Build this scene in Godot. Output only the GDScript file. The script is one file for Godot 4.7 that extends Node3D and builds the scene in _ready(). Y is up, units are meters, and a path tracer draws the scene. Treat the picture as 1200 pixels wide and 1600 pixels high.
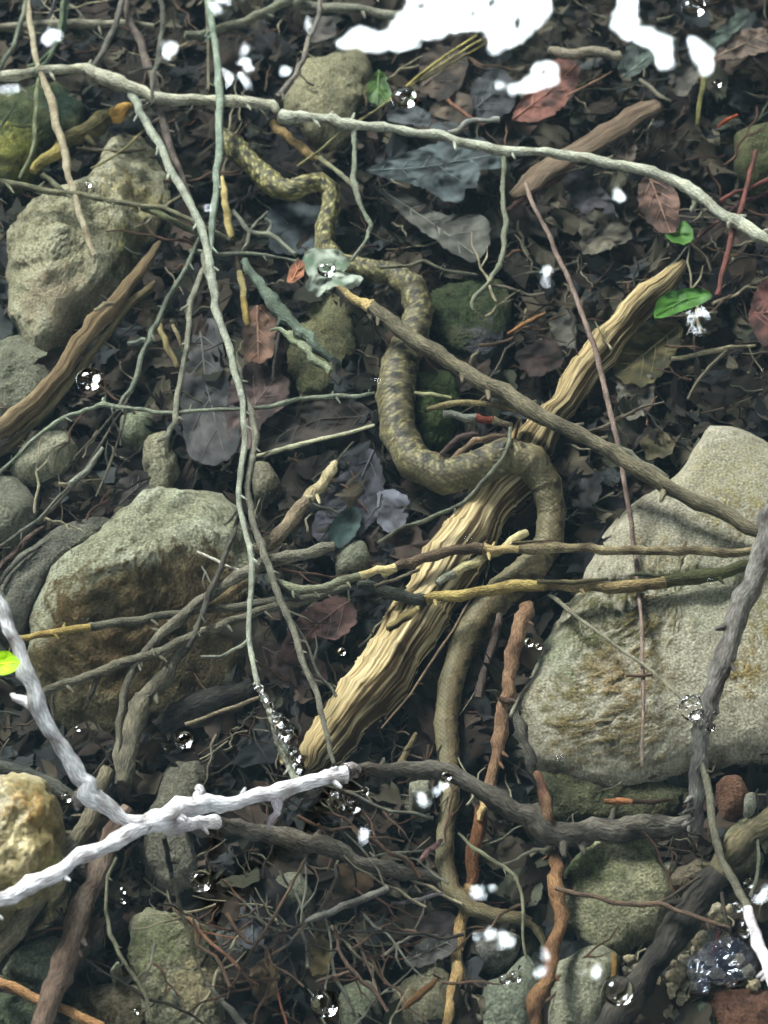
extends Node3D
# A shallow, shaded stream margin seen from above: a mottled snake winds between stones, dead leaves and drowned
# sticks under clear water; a bleached branch rises out of the water at the lower left.

const W := 1200.0
const H := 1600.0
const TILT := 36.0          # degrees between the view and the plumb line
const AWAY := 1.25          # metres from the lens to the middle of the view
const FOV := 27.0
const DOME := 4.0           # metres to the leaves of the trees overhead

var eye := Vector3.ZERO
var fwd := Vector3.FORWARD
var upv := Vector3.UP
var focal := 1.0
var rng := RandomNumberGenerator.new()
var nz := FastNoiseLite.new()
var nf := FastNoiseLite.new()
var M := {}
var taken := {}
var feet := []     # outlines of the stones, where no litter lies

# ------------------------------------------------------------------ helpers: where things are
func at(x: float, y: float, h: float) -> Vector3:
	# the point at height h (metres over the water) that shows at this spot of the photograph
	var d := (fwd * focal + Vector3.RIGHT * (x - W / 2) - upv * (y - H / 2)).normalized()
	return eye + d * ((h - eye.y) / d.y)

func seen(p: Vector3) -> Vector2:
	var v := p - eye
	var z := v.dot(fwd)
	return Vector2(W / 2 + focal * v.x / z, H / 2 - focal * v.dot(upv) / z)

func size_at(p: Vector3) -> float:
	return (p - eye).dot(fwd) / focal   # metres that one photograph pixel covers there

func lin(a: Array) -> Color:
	return Color(a[0] / 255.0, a[1] / 255.0, a[2] / 255.0).srgb_to_linear()

func bed(x: float, z: float) -> float:
	var y := -0.078 + nz.get_noise_2d(x * 9.0, z * 9.0) * 0.014 + nf.get_noise_2d(x * 40.0, z * 40.0) * 0.004
	var r := Vector2(x, z * 0.9).length()
	return y + smoothstep(0.95, 2.2, r) * 0.22 + smoothstep(2.0, 9.0, r) * 0.6

# ------------------------------------------------------------------ helpers: names, labels, meshes
func numbered(called: String) -> String:
	taken[called] = taken.get(called, -1) + 1
	return called if taken[called] == 0 else "%s_%03d" % [called, taken[called]]

func tag(o: Node, label: String, category: String, group := "", kind := "") -> void:
	o.set_meta("label", label)
	o.set_meta("category", category)
	if group:
		o.set_meta("group", group)
	if kind:
		o.set_meta("kind", kind)

func thing(called: String, label: String, category: String, where: Vector3, group := "") -> Node3D:
	var o := Node3D.new()
	o.name = numbered(called)
	add_child(o, true)
	o.position = where
	tag(o, label, category, group)
	return o

class Shape:
	var v := PackedVector3Array()
	var c := PackedColorArray()
	var u := PackedVector2Array()
	var i := PackedInt32Array()
	var row := 0      # verts per row, first and last of which coincide
	var rows := 0
	func tri(a: int, b: int, d: int) -> void:
		i.append(a); i.append(b); i.append(d)

func solid(s: Shape, from := Vector3.ZERO) -> ArrayMesh:
	var v := s.v.duplicate()
	if from != Vector3.ZERO:
		for k in v.size():
			v[k] -= from
	var n := PackedVector3Array()
	n.resize(v.size())
	var k := 0
	while k < s.i.size():
		var a := s.i[k]
		var b := s.i[k + 1]
		var d := s.i[k + 2]
		var f := (v[d] - v[a]).cross(v[b] - v[a])
		n[a] += f; n[b] += f; n[d] += f
		k += 3
	for q in s.rows:
		var f := n[q * s.row] + n[q * s.row + s.row - 1]
		n[q * s.row] = f
		n[q * s.row + s.row - 1] = f
	for q in n.size():
		n[q] = n[q].normalized() if n[q].length_squared() > 0.0 else Vector3.UP
	var arr := []
	arr.resize(Mesh.ARRAY_MAX)
	arr[Mesh.ARRAY_VERTEX] = v
	arr[Mesh.ARRAY_NORMAL] = n
	if s.c.size() == v.size():
		arr[Mesh.ARRAY_COLOR] = s.c
	if s.u.size() == v.size():
		arr[Mesh.ARRAY_TEX_UV] = s.u
	arr[Mesh.ARRAY_INDEX] = s.i
	var m := ArrayMesh.new()
	m.add_surface_from_arrays(Mesh.PRIMITIVE_TRIANGLES, arr)
	return m

func put(called: String, s: Shape, m: Material, parent: Node, from: Vector3) -> MeshInstance3D:
	var o := MeshInstance3D.new()
	o.name = called if parent != self else numbered(called)
	o.mesh = solid(s, from)
	o.material_override = m
	o.cast_shadow = GeometryInstance3D.SHADOW_CASTING_SETTING_ON
	parent.add_child(o, true)
	if parent == self:
		o.position = from
	return o

# ------------------------------------------------------------------ helpers: tubes (sticks, stems, the snake)
func curve(pts: Array, step: float, soft := 1.0) -> Array:
	# Catmull-Rom through Vector4s (x, y, z, radius)
	var out := []
	var n := pts.size()
	for k in n - 1:
		var p0: Vector4 = pts[maxi(k - 1, 0)]
		var p1: Vector4 = pts[k]
		var p2: Vector4 = pts[k + 1]
		var p3: Vector4 = pts[mini(k + 2, n - 1)]
		var l := Vector3(p2.x - p1.x, p2.y - p1.y, p2.z - p1.z).length()
		var m := clampi(int(l / step), 2, 60)
		for j in m:
			var t := float(j) / m
			var q := 0.5 * ((2.0 * p1) + (p2 - p0) * t + (2.0 * p0 - 5.0 * p1 + 4.0 * p2 - p3) * t * t + (3.0 * p1 - p0 - 3.0 * p2 + p3) * t * t * t)
			q = p1.lerp(p2, t).lerp(q, soft)
			q.w = lerpf(p1.w, p2.w, t) * (1.0 + 0.07 * pow(absf(1.0 - 2.0 * t), 6.0))
			out.append(q)
	out.append(pts[n - 1])
	return out

func placed(path: Array, slim := 0.88, kink := 0.3) -> Array:
	# photograph spots with heights in mm and half-widths in pixels become Vector4s in metres
	# (each span gets a node halfway, a little off the line)
	var out := []
	for k in path.size():
		var p: Array = path[k]
		var w := at(p[0], p[1], p[2] * 0.001)
		out.append(Vector4(w.x, w.y, w.z, p[3] * size_at(w) * slim))
		if k < path.size() - 1:
			var n: Array = path[k + 1]
			var d := Vector2(n[0] - p[0], n[1] - p[1])
			var side := d.orthogonal().normalized() * rng.randf_range(-1, 1) * kink * minf((p[3] + n[3]) * 0.5, 14.0)
			var f := rng.randf_range(0.35, 0.65)
			w = at(lerpf(p[0], n[0], f) + side.x, lerpf(p[1], n[1], f) + side.y, lerpf(p[2], n[2], f) * 0.001)
			out.append(Vector4(w.x, w.y, w.z, lerpf(p[3], n[3], f) * size_at(w) * slim * rng.randf_range(0.92, 1.06)))
	return out

func tube(pts: Array, o: Dictionary) -> Shape:
	var s := Shape.new()
	var mean := 0.0
	for p in pts:
		mean += p.w
	mean /= pts.size()
	var sides: int = o.get("sides", clampi(int(mean / size_at(Vector3.ZERO) * 1.3), 7, 16))
	var line := curve(pts, o.get("step", clampf(mean * 0.9, 0.0012, 0.006)), o.get("soft", 0.7))
	var c1: Color = o.c
	var c2: Color = o.get("c2", Color(c1.r * 0.5, c1.g * 0.5, c1.b * 0.48))
	var c3: Color = o.get("c3", Color(c1.r * 1.35, c1.g * 1.33, c1.b * 1.25))
	var rough: float = o.get("rough", 0.14)
	var flat: float = o.get("flat", 1.0)
	var grain: float = o.get("grain", 0.0)
	var wob: float = o.get("wob", 0.14)
	var seed_v: float = o.get("seed", rng.randf() * 50.0)
	var n := line.size()
	var side := Vector3.ZERO
	mean = maxf(mean, 0.0007)
	var run := 0.0
	var shade := func(p: Vector3, q: float, ang: float, far: float) -> Color:
		var k: float
		var fine: float
		if grain > 0.0:   # streaks along the fibres
			k = nz.get_noise_3d(cos(ang) * 4.5, sin(ang) * 4.5, far * 9.0 + seed_v) * 1.2
			fine = nf.get_noise_3d(cos(ang) * 16.0, sin(ang) * 16.0, far * 45.0 + seed_v)
			if nz.get_noise_3d(p.x * 14.0 + 5.0, p.y * 14.0, p.z * 14.0) > 0.22:
				fine -= 0.25
		else:
			k = nz.get_noise_3d(p.x * 60.0, p.y * 60.0 + seed_v, p.z * 60.0) * 1.4
			fine = nf.get_noise_3d(p.x * 330.0, p.y * 330.0, p.z * 330.0 + seed_v) * 1.5
		var col: Color = c1.lerp(c2, clampf(k * 1.1 + q, 0, 1)).lerp(c3, clampf(-k * 1.1 - 0.12, 0, 1))
		return col * (1.0 + 0.3 * fine)
	for k in n:
		var p := Vector3(line[k].x, line[k].y, line[k].z)
		var b: Vector4 = line[mini(k + 1, n - 1)]
		var a: Vector4 = line[maxi(k - 1, 0)]
		var dir := Vector3(b.x - a.x, b.y - a.y, b.z - a.z).normalized()
		if side == Vector3.ZERO:
			side = dir.cross(Vector3.UP)
			if side.length() < 0.1:
				side = dir.cross(Vector3.RIGHT)
		side = (side - dir * side.dot(dir)).normalized()
		var up := side.cross(dir).normalized()
		if k:
			run += p.distance_to(Vector3(line[k - 1].x, line[k - 1].y, line[k - 1].z))
		var r: float = line[k].w
		var wander := Vector3(nz.get_noise_2d(run / mean * 0.11, seed_v), 0, nz.get_noise_2d(run / mean * 0.11, seed_v + 30.0)) * r * wob
		r *= 1.0 + rough * nz.get_noise_2d(run / maxf(mean, 0.0008) * 0.17, seed_v * 3.0)
		for j in sides + 1:
			var ang := TAU * (j % sides) / sides
			var rr := r
			if grain > 0.0:
				var g := nz.get_noise_3d(cos(ang) * 5.5, sin(ang) * 5.5, run * 5.0 + seed_v + 0.6 * nz.get_noise_2d(run * 9.0, ang))
				var g2 := nz.get_noise_3d(cos(ang) * 10.0 + 9.0, sin(ang) * 10.0, run * 12.0 + seed_v)
				rr *= 1.0 - grain * (1.0 - absf(g) * 2.2) + grain * 0.6 * g2
			elif rough > 0.0:
				rr *= 1.0 + rough * 0.7 * nf.get_noise_3d(cos(ang) * 1.1, sin(ang) * 1.1, run / maxf(mean, 0.0008) * 0.4 + seed_v)
			var q := p + wander + (side * cos(ang) + up * sin(ang) * flat) * rr
			s.v.append(q)
			var dark := 0.0
			if grain > 0.0:
				dark = clampf((r - rr) / (r * grain) - 0.45, -0.5, 0.8)
				if o.has("shade_angle"):   # painted shade darkens one side of the wood
					dark += smoothstep(0.15, 0.75, cos(ang - o.shade_angle) + 0.35 * nz.get_noise_2d(run * 25.0, ang * 0.6))
			s.c.append(shade.call(q, dark, ang, run))
			s.u.append(Vector2(float(j) / sides, run / (TAU * mean)))
	for k in n - 1:
		for j in sides:
			var a := k * (sides + 1) + j
			s.tri(a, a + 1, a + sides + 1)
			s.tri(a + 1, a + sides + 2, a + sides + 1)
	s.row = sides + 1
	s.rows = n
	for e in [0, n - 1]:   # the two ends: a slightly ragged face
		if o.get("open_start", false) and e == 0 or o.get("open_end", false) and e == n - 1:
			continue
		var m := s.v.size()
		var nb: Vector4 = line[1] if e == 0 else line[n - 2]
		var p := Vector3(line[e].x, line[e].y, line[e].z)
		var out := (p - Vector3(nb.x, nb.y, nb.z)).normalized()
		var ec: Color = o.get("end_c", c3)
		s.v.append(p + out * line[e].w * o.get("tip", 0.35))
		s.c.append(ec)
		s.u.append(Vector2(0.5, 0))
		for j in sides + 1:
			var q: Vector3 = s.v[e * (sides + 1) + j]
			s.v.append(q + out * line[e].w * 0.25 * nf.get_noise_1d(j * 1.7 + seed_v * 9.0))
			s.c.append(ec * (0.8 + 0.4 * rng.randf()))
			s.u.append(Vector2(0.5 + 0.4 * cos(j), 0.4 * sin(j)))
		for j in sides:
			if e == 0:
				s.tri(m, m + j + 2, m + j + 1)
			else:
				s.tri(m, m + j + 1, m + j + 2)
	return s

func tone(o: Dictionary) -> Dictionary:
	var d := o.duplicate()
	for k in ["c", "c2", "c3", "end_c", "face"]:
		if d.has(k) and d[k] is Array:
			d[k] = lin(d[k])
	return d

# stick(name, label, category, path, options, more parts): path spots are [x, y, height mm, half-width px].
# options.split = [[part name, first, last, colour], ...] cuts the path into parts that join end to end.
func stick(called: String, label: String, category: String, path: Array, o := {}, more := [], group := "") -> Node3D:
	var d := tone(o)
	if not d.has("c"):
		d.c = lin([128, 122, 104])
	var m: Material = M[d.get("mat", "bark")]
	var pts := placed(path, d.get("slim", 0.78 if called != "twig" else 0.7), d.get("kink", 0.35))
	var base := Vector3(pts[0].x, pts[0].y, pts[0].z)
	d.seed = rng.randf() * 50.0
	var reach := 0.0
	for k in path.size() - 1:
		reach += Vector2(path[k + 1][0] - path[k][0], path[k + 1][1] - path[k][1]).length()
	more = more.duplicate()
	if reach > 140.0 and category in ["twig", "branch", "stick", "root"] and m != M.wood:   # buds and snapped side shoots
		for q in int(reach / (70.0 if category == "twig" else 95.0)):
			var k := rng.randi_range(0, path.size() - 2)
			var f := rng.randf()
			var a: Array = path[k]
			var b: Array = path[k + 1]
			var at_px := Vector2(lerpf(a[0], b[0], f), lerpf(a[1], b[1], f))
			var hh := lerpf(a[2], b[2], f)
			var rr := lerpf(a[3], b[3], f)
			var along := Vector2(b[0] - a[0], b[1] - a[1]).normalized()
			var go := (along * rng.randf_range(0.2, 1.0) + along.orthogonal() * (1.0 if rng.randf() < 0.5 else -1.0)).normalized()
			var l := rr * 1.1 + rng.randf_range(2.0, 9.0)
			var up := rng.randf_range(0.0, 2.0)
			var look := {"sides": 6, "kink": 0.0, "mat": "twig"}
			for sp in d.get("split", []):   # it has the colour of its stretch of bark
				if k >= sp[1] and k < sp[2]:
					look.c = sp[3]
					if sp.size() > 4 and sp[4].has("mat"):
						look.mat = sp[4].mat
			more.append(["snapped_shoot", [[at_px.x, at_px.y, hh, rr * 0.5], [at_px.x + go.x * l * 0.6, at_px.y + go.y * l * 0.6, hh + up * 0.6, rr * 0.36], [at_px.x + go.x * l, at_px.y + go.y * l, hh + up, rr * 0.2]], look])
	if more.is_empty() and not d.has("split"):
		var one := put(called, tube(pts, d), m, self, base)
		tag(one, label, category, group)
		return one
	var t := thing(called, label, category, base, group)
	if d.has("split"):
		d.c = lin(d.split[0][3])
		for sp in d.split:
			var e := d.duplicate()
			e.c = lin(sp[3])
			e.erase("c2"); e.erase("c3")
			e.open_start = sp[1] > 0
			e.open_end = sp[2] * 2 < pts.size() - 1
			if sp.size() > 4:
				e.merge(tone(sp[4]), true)
			put(sp[0], tube(pts.slice(sp[1] * 2, sp[2] * 2 + 1), e), M[e.get("mat", "bark")], t, base)
	else:
		put(d.get("part", "stem"), tube(pts, d), m, t, base)
	for a in more:   # [part name, path, options]
		var e := d.duplicate()
		e.erase("split")
		e.merge(tone(a[2] if a.size() > 2 else {}), true)
		e.seed = rng.randf() * 50.0
		put(a[0], tube(placed(a[1], e.get("slim", 0.74), e.get("kink", 0.35)), e), M[e.get("mat", "bark")], t, base)
	return t

# ------------------------------------------------------------------ helpers: stones and leaves
func ring(outline: Array, n: int) -> PackedVector2Array:
	# a smooth closed line through the spots, in n even steps
	var dense := PackedVector2Array()
	var k := outline.size()
	for i in k:
		var p0 := Vector2(outline[(i + k - 1) % k][0], outline[(i + k - 1) % k][1])
		var p1 := Vector2(outline[i][0], outline[i][1])
		var p2 := Vector2(outline[(i + 1) % k][0], outline[(i + 1) % k][1])
		var p3 := Vector2(outline[(i + 2) % k][0], outline[(i + 2) % k][1])
		for j in 12:
			dense.append(p1.cubic_interpolate(p2, p0 * 0.6 + (p1 - (p2 - p1)) * 0.4, p3 * 0.6 + (p2 + (p2 - p1)) * 0.4, j / 12.0))
	dense.append(dense[0])
	var total := 0.0
	for i in dense.size() - 1:
		total += dense[i].distance_to(dense[i + 1])
	var out := PackedVector2Array()
	var along := 0.0
	var i := 0
	for q in n:
		var want := total * q / n
		while i < dense.size() - 2 and along + dense[i].distance_to(dense[i + 1]) < want:
			along += dense[i].distance_to(dense[i + 1])
			i += 1
		out.append(dense[i].lerp(dense[i + 1], clampf((want - along) / maxf(dense[i].distance_to(dense[i + 1]), 1e-5), 0, 1)))
	return out

func silt(c: Color) -> Color:
	# the thin grey green film on everything that has lain in the water
	var g := c.r * 0.3 + c.g * 0.6 + c.b * 0.1
	return c.lerp(Color(g * 0.95, g * 1.0, g * 0.82), 0.26) * 0.97

# stone: outline spots; rim = height (mm) where the stone is widest; rise = mm from rim to top
# options: tilt [per metre right, per metre towards the viewer], cut [[x, y, mm, slope x, slope z], ...] flat faces,
# patch [[x, y, radius px, colour, strength, lift mm], ...], c / c2 / c3 colours, lump, p
func stone(called: String, label: String, outline: Array, rim: float, rise: float, o := {}, group := "", category := "stone") -> MeshInstance3D:
	var d := tone(o)
	var c1: Color = silt(d.get("c", lin([150, 143, 116])))
	if d.has("c2"):
		d.c2 = silt(d.c2)
	if d.has("c3"):
		d.c3 = silt(d.c3)
	var c2: Color = d.get("c2", Color(c1.r * 0.55, c1.g * 0.56, c1.b * 0.5))
	var c3: Color = d.get("c3", Color(c1.r * 1.2, c1.g * 1.2, c1.b * 1.15))
	var mid := Vector2.ZERO
	for p in outline:
		mid += Vector2(p[0], p[1]) / outline.size()
	if d.has("top"):
		mid = Vector2(d.top[0], d.top[1])
	var ctr := at(mid.x, mid.y, rim * 0.001)
	var big := 0.0
	for p in outline:
		big = maxf(big, mid.distance_to(Vector2(p[0], p[1])))
	var n := clampi(int(big * 1.1), 28, 150)
	var rings := clampi(int(big * 0.36), 9, 52)
	var edge := ring(outline, n)
	feet.append(edge)
	var tilt: Array = d.get("tilt", [0.0, 0.0])
	var lump: float = d.get("lump", 1.0)
	var pw: float = d.get("p", 2.6)
	var cuts := []
	for q in d.get("cut", []):
		var w := at(q[0], q[1], q[2] * 0.001)
		cuts.append([w, q[3], q[4]])
	var patches := []
	for q in d.get("patch", []):
		var w := at(q[0], q[1], (rim + rise * 0.6) * 0.001)
		patches.append([w, q[2] * size_at(w), lin(q[3]), q[4], q[5] * 0.001 if q.size() > 5 else 0.0])
	var sd := rng.randf() * 90.0
	var s := Shape.new()
	var lower := func(x: float, y: float, z: float) -> float:
		for q in cuts:
			var f: float = q[0].y + q[1] * (x - q[0].x) + q[2] * (z - q[0].z)
			var k := 0.006
			var h := clampf(0.5 + 0.5 * (f - y) / k, 0, 1)
			y = lerpf(f, y, h) - k * h * (1.0 - h)
		return y
	var rimw := PackedVector3Array()
	for k in n:
		var y := rim * 0.001
		var w := at(edge[k].x, edge[k].y, y)
		for t in 3:
			y = rim * 0.001 + tilt[0] * (w.x - ctr.x) + tilt[1] * (w.z - ctr.z)
			w = at(edge[k].x, edge[k].y, y)
		rimw.append(w)
	var rows := []
	for k in 5:
		rows.append([-1.0 + k / 5.0, 0])
	for k in rings + 1:
		rows.append([float(k) / rings, 1])
	for row in rows:
		var t: float = row[0]
		for k in n + 1:
			var w := rimw[k % n]
			var x := w.x
			var z := w.z
			var y := w.y
			if t < 0.0:
				var q := 1.0 + 0.02 * t - 0.12 * t * t
				x = lerpf(ctr.x, w.x, q)
				z = lerpf(ctr.z, w.z, q)
				y = lerpf(w.y, minf(-0.1, w.y - 0.03), pow(-t, 1.3))
			else:
				var q := 1.0 - t
				q = pow(q, 0.8)
				x = lerpf(ctr.x, w.x, q)
				z = lerpf(ctr.z, w.z, q)
				y = rim * 0.001 + tilt[0] * (x - ctr.x) + tilt[1] * (z - ctr.z) + rise * 0.001 * pow(maxf(0.0, 1.0 - pow(q, pw)), 0.55)
			var y0 := y
			y = lower.call(x, y, z)
			var faced := 0.0
			if d.has("face"):   # front face: rust stain, darkened by painted shade
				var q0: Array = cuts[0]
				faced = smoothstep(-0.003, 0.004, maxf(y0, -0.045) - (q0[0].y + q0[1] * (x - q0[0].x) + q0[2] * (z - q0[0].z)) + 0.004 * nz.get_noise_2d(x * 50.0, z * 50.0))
			var p := Vector3(x, y, z)
			var out := Vector3(w.x - ctr.x, 0, w.z - ctr.z).normalized() * (1.0 if t < 0 else pow(1.0 - t, 1.5)) + Vector3.UP * (0.2 if t < 0 else 0.3 + t * 0.7)
			var n1 := nz.get_noise_3d(x * 32.0 + sd, y * 32.0, z * 32.0)
			var n2 := nz.get_noise_3d(x * 95.0, y * 95.0 + sd, z * 95.0)
			var n3 := nf.get_noise_3d(x * 230.0, y * 230.0, z * 230.0 + sd)
			if d.has("pock"):   # pits, coloured darker inside
				p -= out * d.pock * 0.001 * clampf(n3 * 3.0 + n2, 0, 1)
			p += out * lump * (n1 * 0.0045 + n2 * 0.0014 + n3 * 0.0007) * minf(1.0, big / 70.0)
			var col := c1.lerp(c2, clampf(n2 * 0.9 - n1 * 0.5 + 0.05, 0, 1)).lerp(c3, clampf(n1 * 1.4 - 0.1, 0, 1))
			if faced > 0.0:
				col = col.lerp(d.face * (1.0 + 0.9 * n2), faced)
			if d.has("pock"):
				col = col.lerp(c2 * 0.5, 0.75 * clampf(n3 * 3.0 + n2 - 0.1, 0, 1))
			for q in patches:
				var far: float = Vector2(x - q[0].x, z - q[0].z).length() / q[1]
				if far < 1.6:
					var k2: float = clampf((1.25 - far + n2 * 0.8 + n3 * 0.6) * 1.8, 0, 1) * q[3]
					if q[4] > 0.0:
						k2 *= clampf(0.85 + n3 * 3.0 + n2, 0, 1)
					col = col.lerp(q[2] * (1.0 + 0.5 * n3), k2)
					p += out * q[4] * k2
			col = col * (1.0 + 0.4 * n3 + 0.25 * n2)
			s.v.append(p)
			s.c.append(col)
	for r in rows.size() - 1:
		for k in n:
			var a := r * (n + 1) + k
			s.tri(a, a + n + 1, a + 1)
			s.tri(a + 1, a + n + 1, a + n + 2)
	s.row = n + 1
	s.rows = rows.size()
	var shp := s
	# the way round of the outline decides which side is out
	var area := 0.0
	for k in n:
		area += edge[k].cross(edge[(k + 1) % n])
	if area > 0.0:
		var j := 0
		while j < shp.i.size():
			var b := shp.i[j + 1]
			shp.i[j + 1] = shp.i[j + 2]
			shp.i[j + 2] = b
			j += 3
	var mi := put(called, shp, M[d.get("mat", "stone")], self, Vector3(ctr.x, -0.08, ctr.z))
	tag(mi, label, category, group)
	return mi

# leaf: outline spots at height mm; options: c, c2, curl mm (edges up), wave mm, tilt, jag px, rib [[x,y],[x,y],...] midrib line, veins count
func leaf(called: String, label: String, outline: Array, h: float, o := {}, group := "", category := "leaf") -> Node3D:
	var d := tone(o)
	var c1: Color = d.get("c", lin([88, 74, 60]))
	var c2: Color = d.get("c2", Color(c1.r * 0.5, c1.g * 0.5, c1.b * 0.5))
	if called == "dead_leaf":   # sodden, browned
		var grey := (c1.r + c1.g + c1.b) / 3.0
		c1 = c1.lerp(Color(grey * 1.08, grey, grey * 0.88), 0.3) * 0.95
		c2 = c2.lerp(Color(grey * 0.5, grey * 0.45, grey * 0.36), 0.5) * 0.62
	var mid := Vector2.ZERO
	for p in outline:
		mid += Vector2(p[0], p[1]) / outline.size()
	var big := 0.0
	for p in outline:
		big = maxf(big, mid.distance_to(Vector2(p[0], p[1])))
	var n := clampi(int(big * 1.3), 24, 110)
	var rings := clampi(int(big * 0.22), 5, 18)
	var edge := ring(outline, n)
	var tilt: Array = d.get("tilt", [0.0, 0.0])
	var ctr := at(mid.x, mid.y, h * 0.001)
	var sd := rng.randf() * 90.0
	var jag: float = d.get("jag", 3.5)
	var curl: float = d.get("curl", 2.0) * 0.001
	var wave: float = d.get("wave", 2.5) * 0.001
	var lift := func(x: float, z: float, q: float) -> float:
		return h * 0.001 + tilt[0] * (x - ctr.x) + tilt[1] * (z - ctr.z) + curl * q * q + wave * (nz.get_noise_2d(x * 38.0 + sd, z * 38.0) + 0.5 * nz.get_noise_2d(x * 110.0, z * 110.0 + sd))
	var s := Shape.new()
	for r in rings + 1:
		var q := float(r) / rings
		for k in n + 1:
			var e := edge[k % n]
			e += (e - mid).normalized() * jag * (nf.get_noise_2d((k % n) * 0.24, sd * 7.0) * 1.6) * q
			var px := mid.lerp(e, q)
			var w := at(px.x, px.y, h * 0.001)
			w.y = lift.call(w.x, w.z, q)
			w = at(px.x, px.y, w.y)
			s.v.append(w)
			var n1 := nz.get_noise_3d(w.x * 60.0, w.z * 60.0, sd)
			var n2 := nf.get_noise_3d(w.x * 220.0, w.z * 220.0, sd)
			s.c.append(c1.lerp(c2, clampf(0.4 + n1 * 1.7 + 0.6 * n2, 0, 1)) * (1.0 + 0.5 * n2))
			s.u.append(px * 0.01)
	var area := 0.0
	for k in n:
		area += edge[k].cross(edge[(k + 1) % n])
	for r in rings:
		for k in n:
			var a := r * (n + 1) + k
			if area < 0.0:
				s.tri(a, a + 1, a + n + 1)
				s.tri(a + 1, a + n + 2, a + n + 1)
			else:
				s.tri(a, a + n + 1, a + 1)
				s.tri(a + 1, a + n + 1, a + n + 2)
	s.row = n + 1
	s.rows = rings + 1
	var mat: Material = M[d.get("mat", "leaf")]
	if not d.has("rib"):
		var one := put(called, s, mat, self, ctr)
		tag(one, label, category, group)
		return one
	var t := thing(called, label, category, ctr, group)
	put("blade", s, mat, t, ctr)
	var vc: Color = d.get("vein", Color(minf(c1.r * 1.5 + 0.01, 1), minf(c1.g * 1.5 + 0.01, 1), minf(c1.b * 1.45 + 0.01, 1)))
	var line := []
	for p in d.rib:
		line.append(Vector2(p[0], p[1]))
	var vr: float = d.get("rib_r", 2.0)
	var veined := func(a: Array, ra: float, rb: float) -> Shape:
		var pts := []
		for k in a.size():
			var w := at(a[k].x, a[k].y, h * 0.001)
			w.y = lift.call(w.x, w.z, clampf(a[k].distance_to(mid) / big, 0, 1)) + 0.0003
			w = at(a[k].x, a[k].y, w.y)
			pts.append(Vector4(w.x, w.y, w.z, lerpf(ra, rb, float(k) / (a.size() - 1)) * size_at(w)))
		return tube(pts, {"c": vc, "c2": vc * 0.8, "sides": 5, "wob": 0.0, "step": 0.004})
	var dense := []
	for k in line.size() - 1:
		for j in 5:
			dense.append(line[k].lerp(line[k + 1], j / 5.0))
	dense.append(line[-1])
	put("midrib", veined.call(dense, vr, vr * 0.4), mat, t, ctr)
	var nv: int = d.get("veins", 4)
	var poly := edge
	for k in nv:
		for sgn in [-1.0, 1.0]:
			var f: float = (k + 0.6 + 0.15 * sgn) / (nv + 0.4)
			var idx := clampi(int(f * (dense.size() - 1)), 0, dense.size() - 2)
			var a: Vector2 = dense[idx]
			var dir: Vector2 = (dense[idx + 1] - a).normalized().rotated(sgn * 0.85)
			var pts := [a]
			for j in 7:
				var nx: Vector2 = pts[-1] + dir * big * 0.1
				if not Geometry2D.is_point_in_polygon(nx, poly):
					break
				pts.append(nx)
				dir = dir.rotated(-sgn * 0.05)
			if pts.size() > 2:
				put("side_vein", veined.call(pts, vr * 0.55, vr * 0.2), mat, t, ctr)
	return t

# ------------------------------------------------------------------ materials
func noise_tex(size: int, freq: float, oct: int, lo: float, hi: float, kind := FastNoiseLite.TYPE_SIMPLEX_SMOOTH, sd := 1) -> ImageTexture:
	# an even grey noise that repeats without a seam, between lo and hi
	var f := FastNoiseLite.new()
	f.noise_type = kind
	f.seed = sd
	f.frequency = freq
	f.fractal_octaves = oct
	var im: Image = f.get_seamless_image(size, size)
	im.convert(Image.FORMAT_RGB8)
	for y in size:
		for x in size:
			var g := lerpf(lo, hi, im.get_pixel(x, y).r)
			im.set_pixel(x, y, Color(g, g, g))
	return ImageTexture.create_from_image(im)

func mat(rough: float, spec: float, tex: Texture2D, bump: Texture2D, deep: float, scale: Vector3, tri := false) -> StandardMaterial3D:
	var m := StandardMaterial3D.new()
	m.vertex_color_use_as_albedo = true
	m.roughness = rough
	m.metallic_specular = spec
	if tex:
		m.albedo_texture = tex
	if bump:
		m.heightmap_enabled = true
		m.heightmap_texture = bump
		m.heightmap_scale = deep
	m.uv1_scale = scale
	if tri:
		m.uv1_triplanar = true
		m.uv1_world_triplanar = true
	return m

func scale_tex() -> Array:
	# two staggered rows of keeled scales: [tint, height]
	var n := 64
	var tint := Image.create(n, n, false, Image.FORMAT_RGB8)
	var high := Image.create(n, n, false, Image.FORMAT_RGB8)
	for y in n:
		for x in n:
			var best := 9.0
			var keel := 0.0
			for cx in [-0.5, 0.0, 0.5, 1.0, 1.5]:
				for cy in [-0.5, 0.0, 0.5, 1.0, 1.5]:
					if (int(round(cx * 2)) + int(round(cy * 2))) % 2:
						continue
					var dx: float = absf(x / float(n) - cx)
					var dy: float = absf(y / float(n) - cy)
					var r := dx * 2.0 + dy * 2.0 + dx * dx * 1.0
					if r < best:
						best = r
						keel = 1.0 - smoothstep(0.0, 0.06, dx)
			var h := clampf(1.0 - pow(best, 3.0), 0, 1) * 0.85 + keel * 0.15
			var g := 0.86 + 0.14 * h
			tint.set_pixel(x, y, Color(g, g, g))
			high.set_pixel(x, y, Color(h, h, h))
	return [ImageTexture.create_from_image(tint), ImageTexture.create_from_image(high)]

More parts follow.
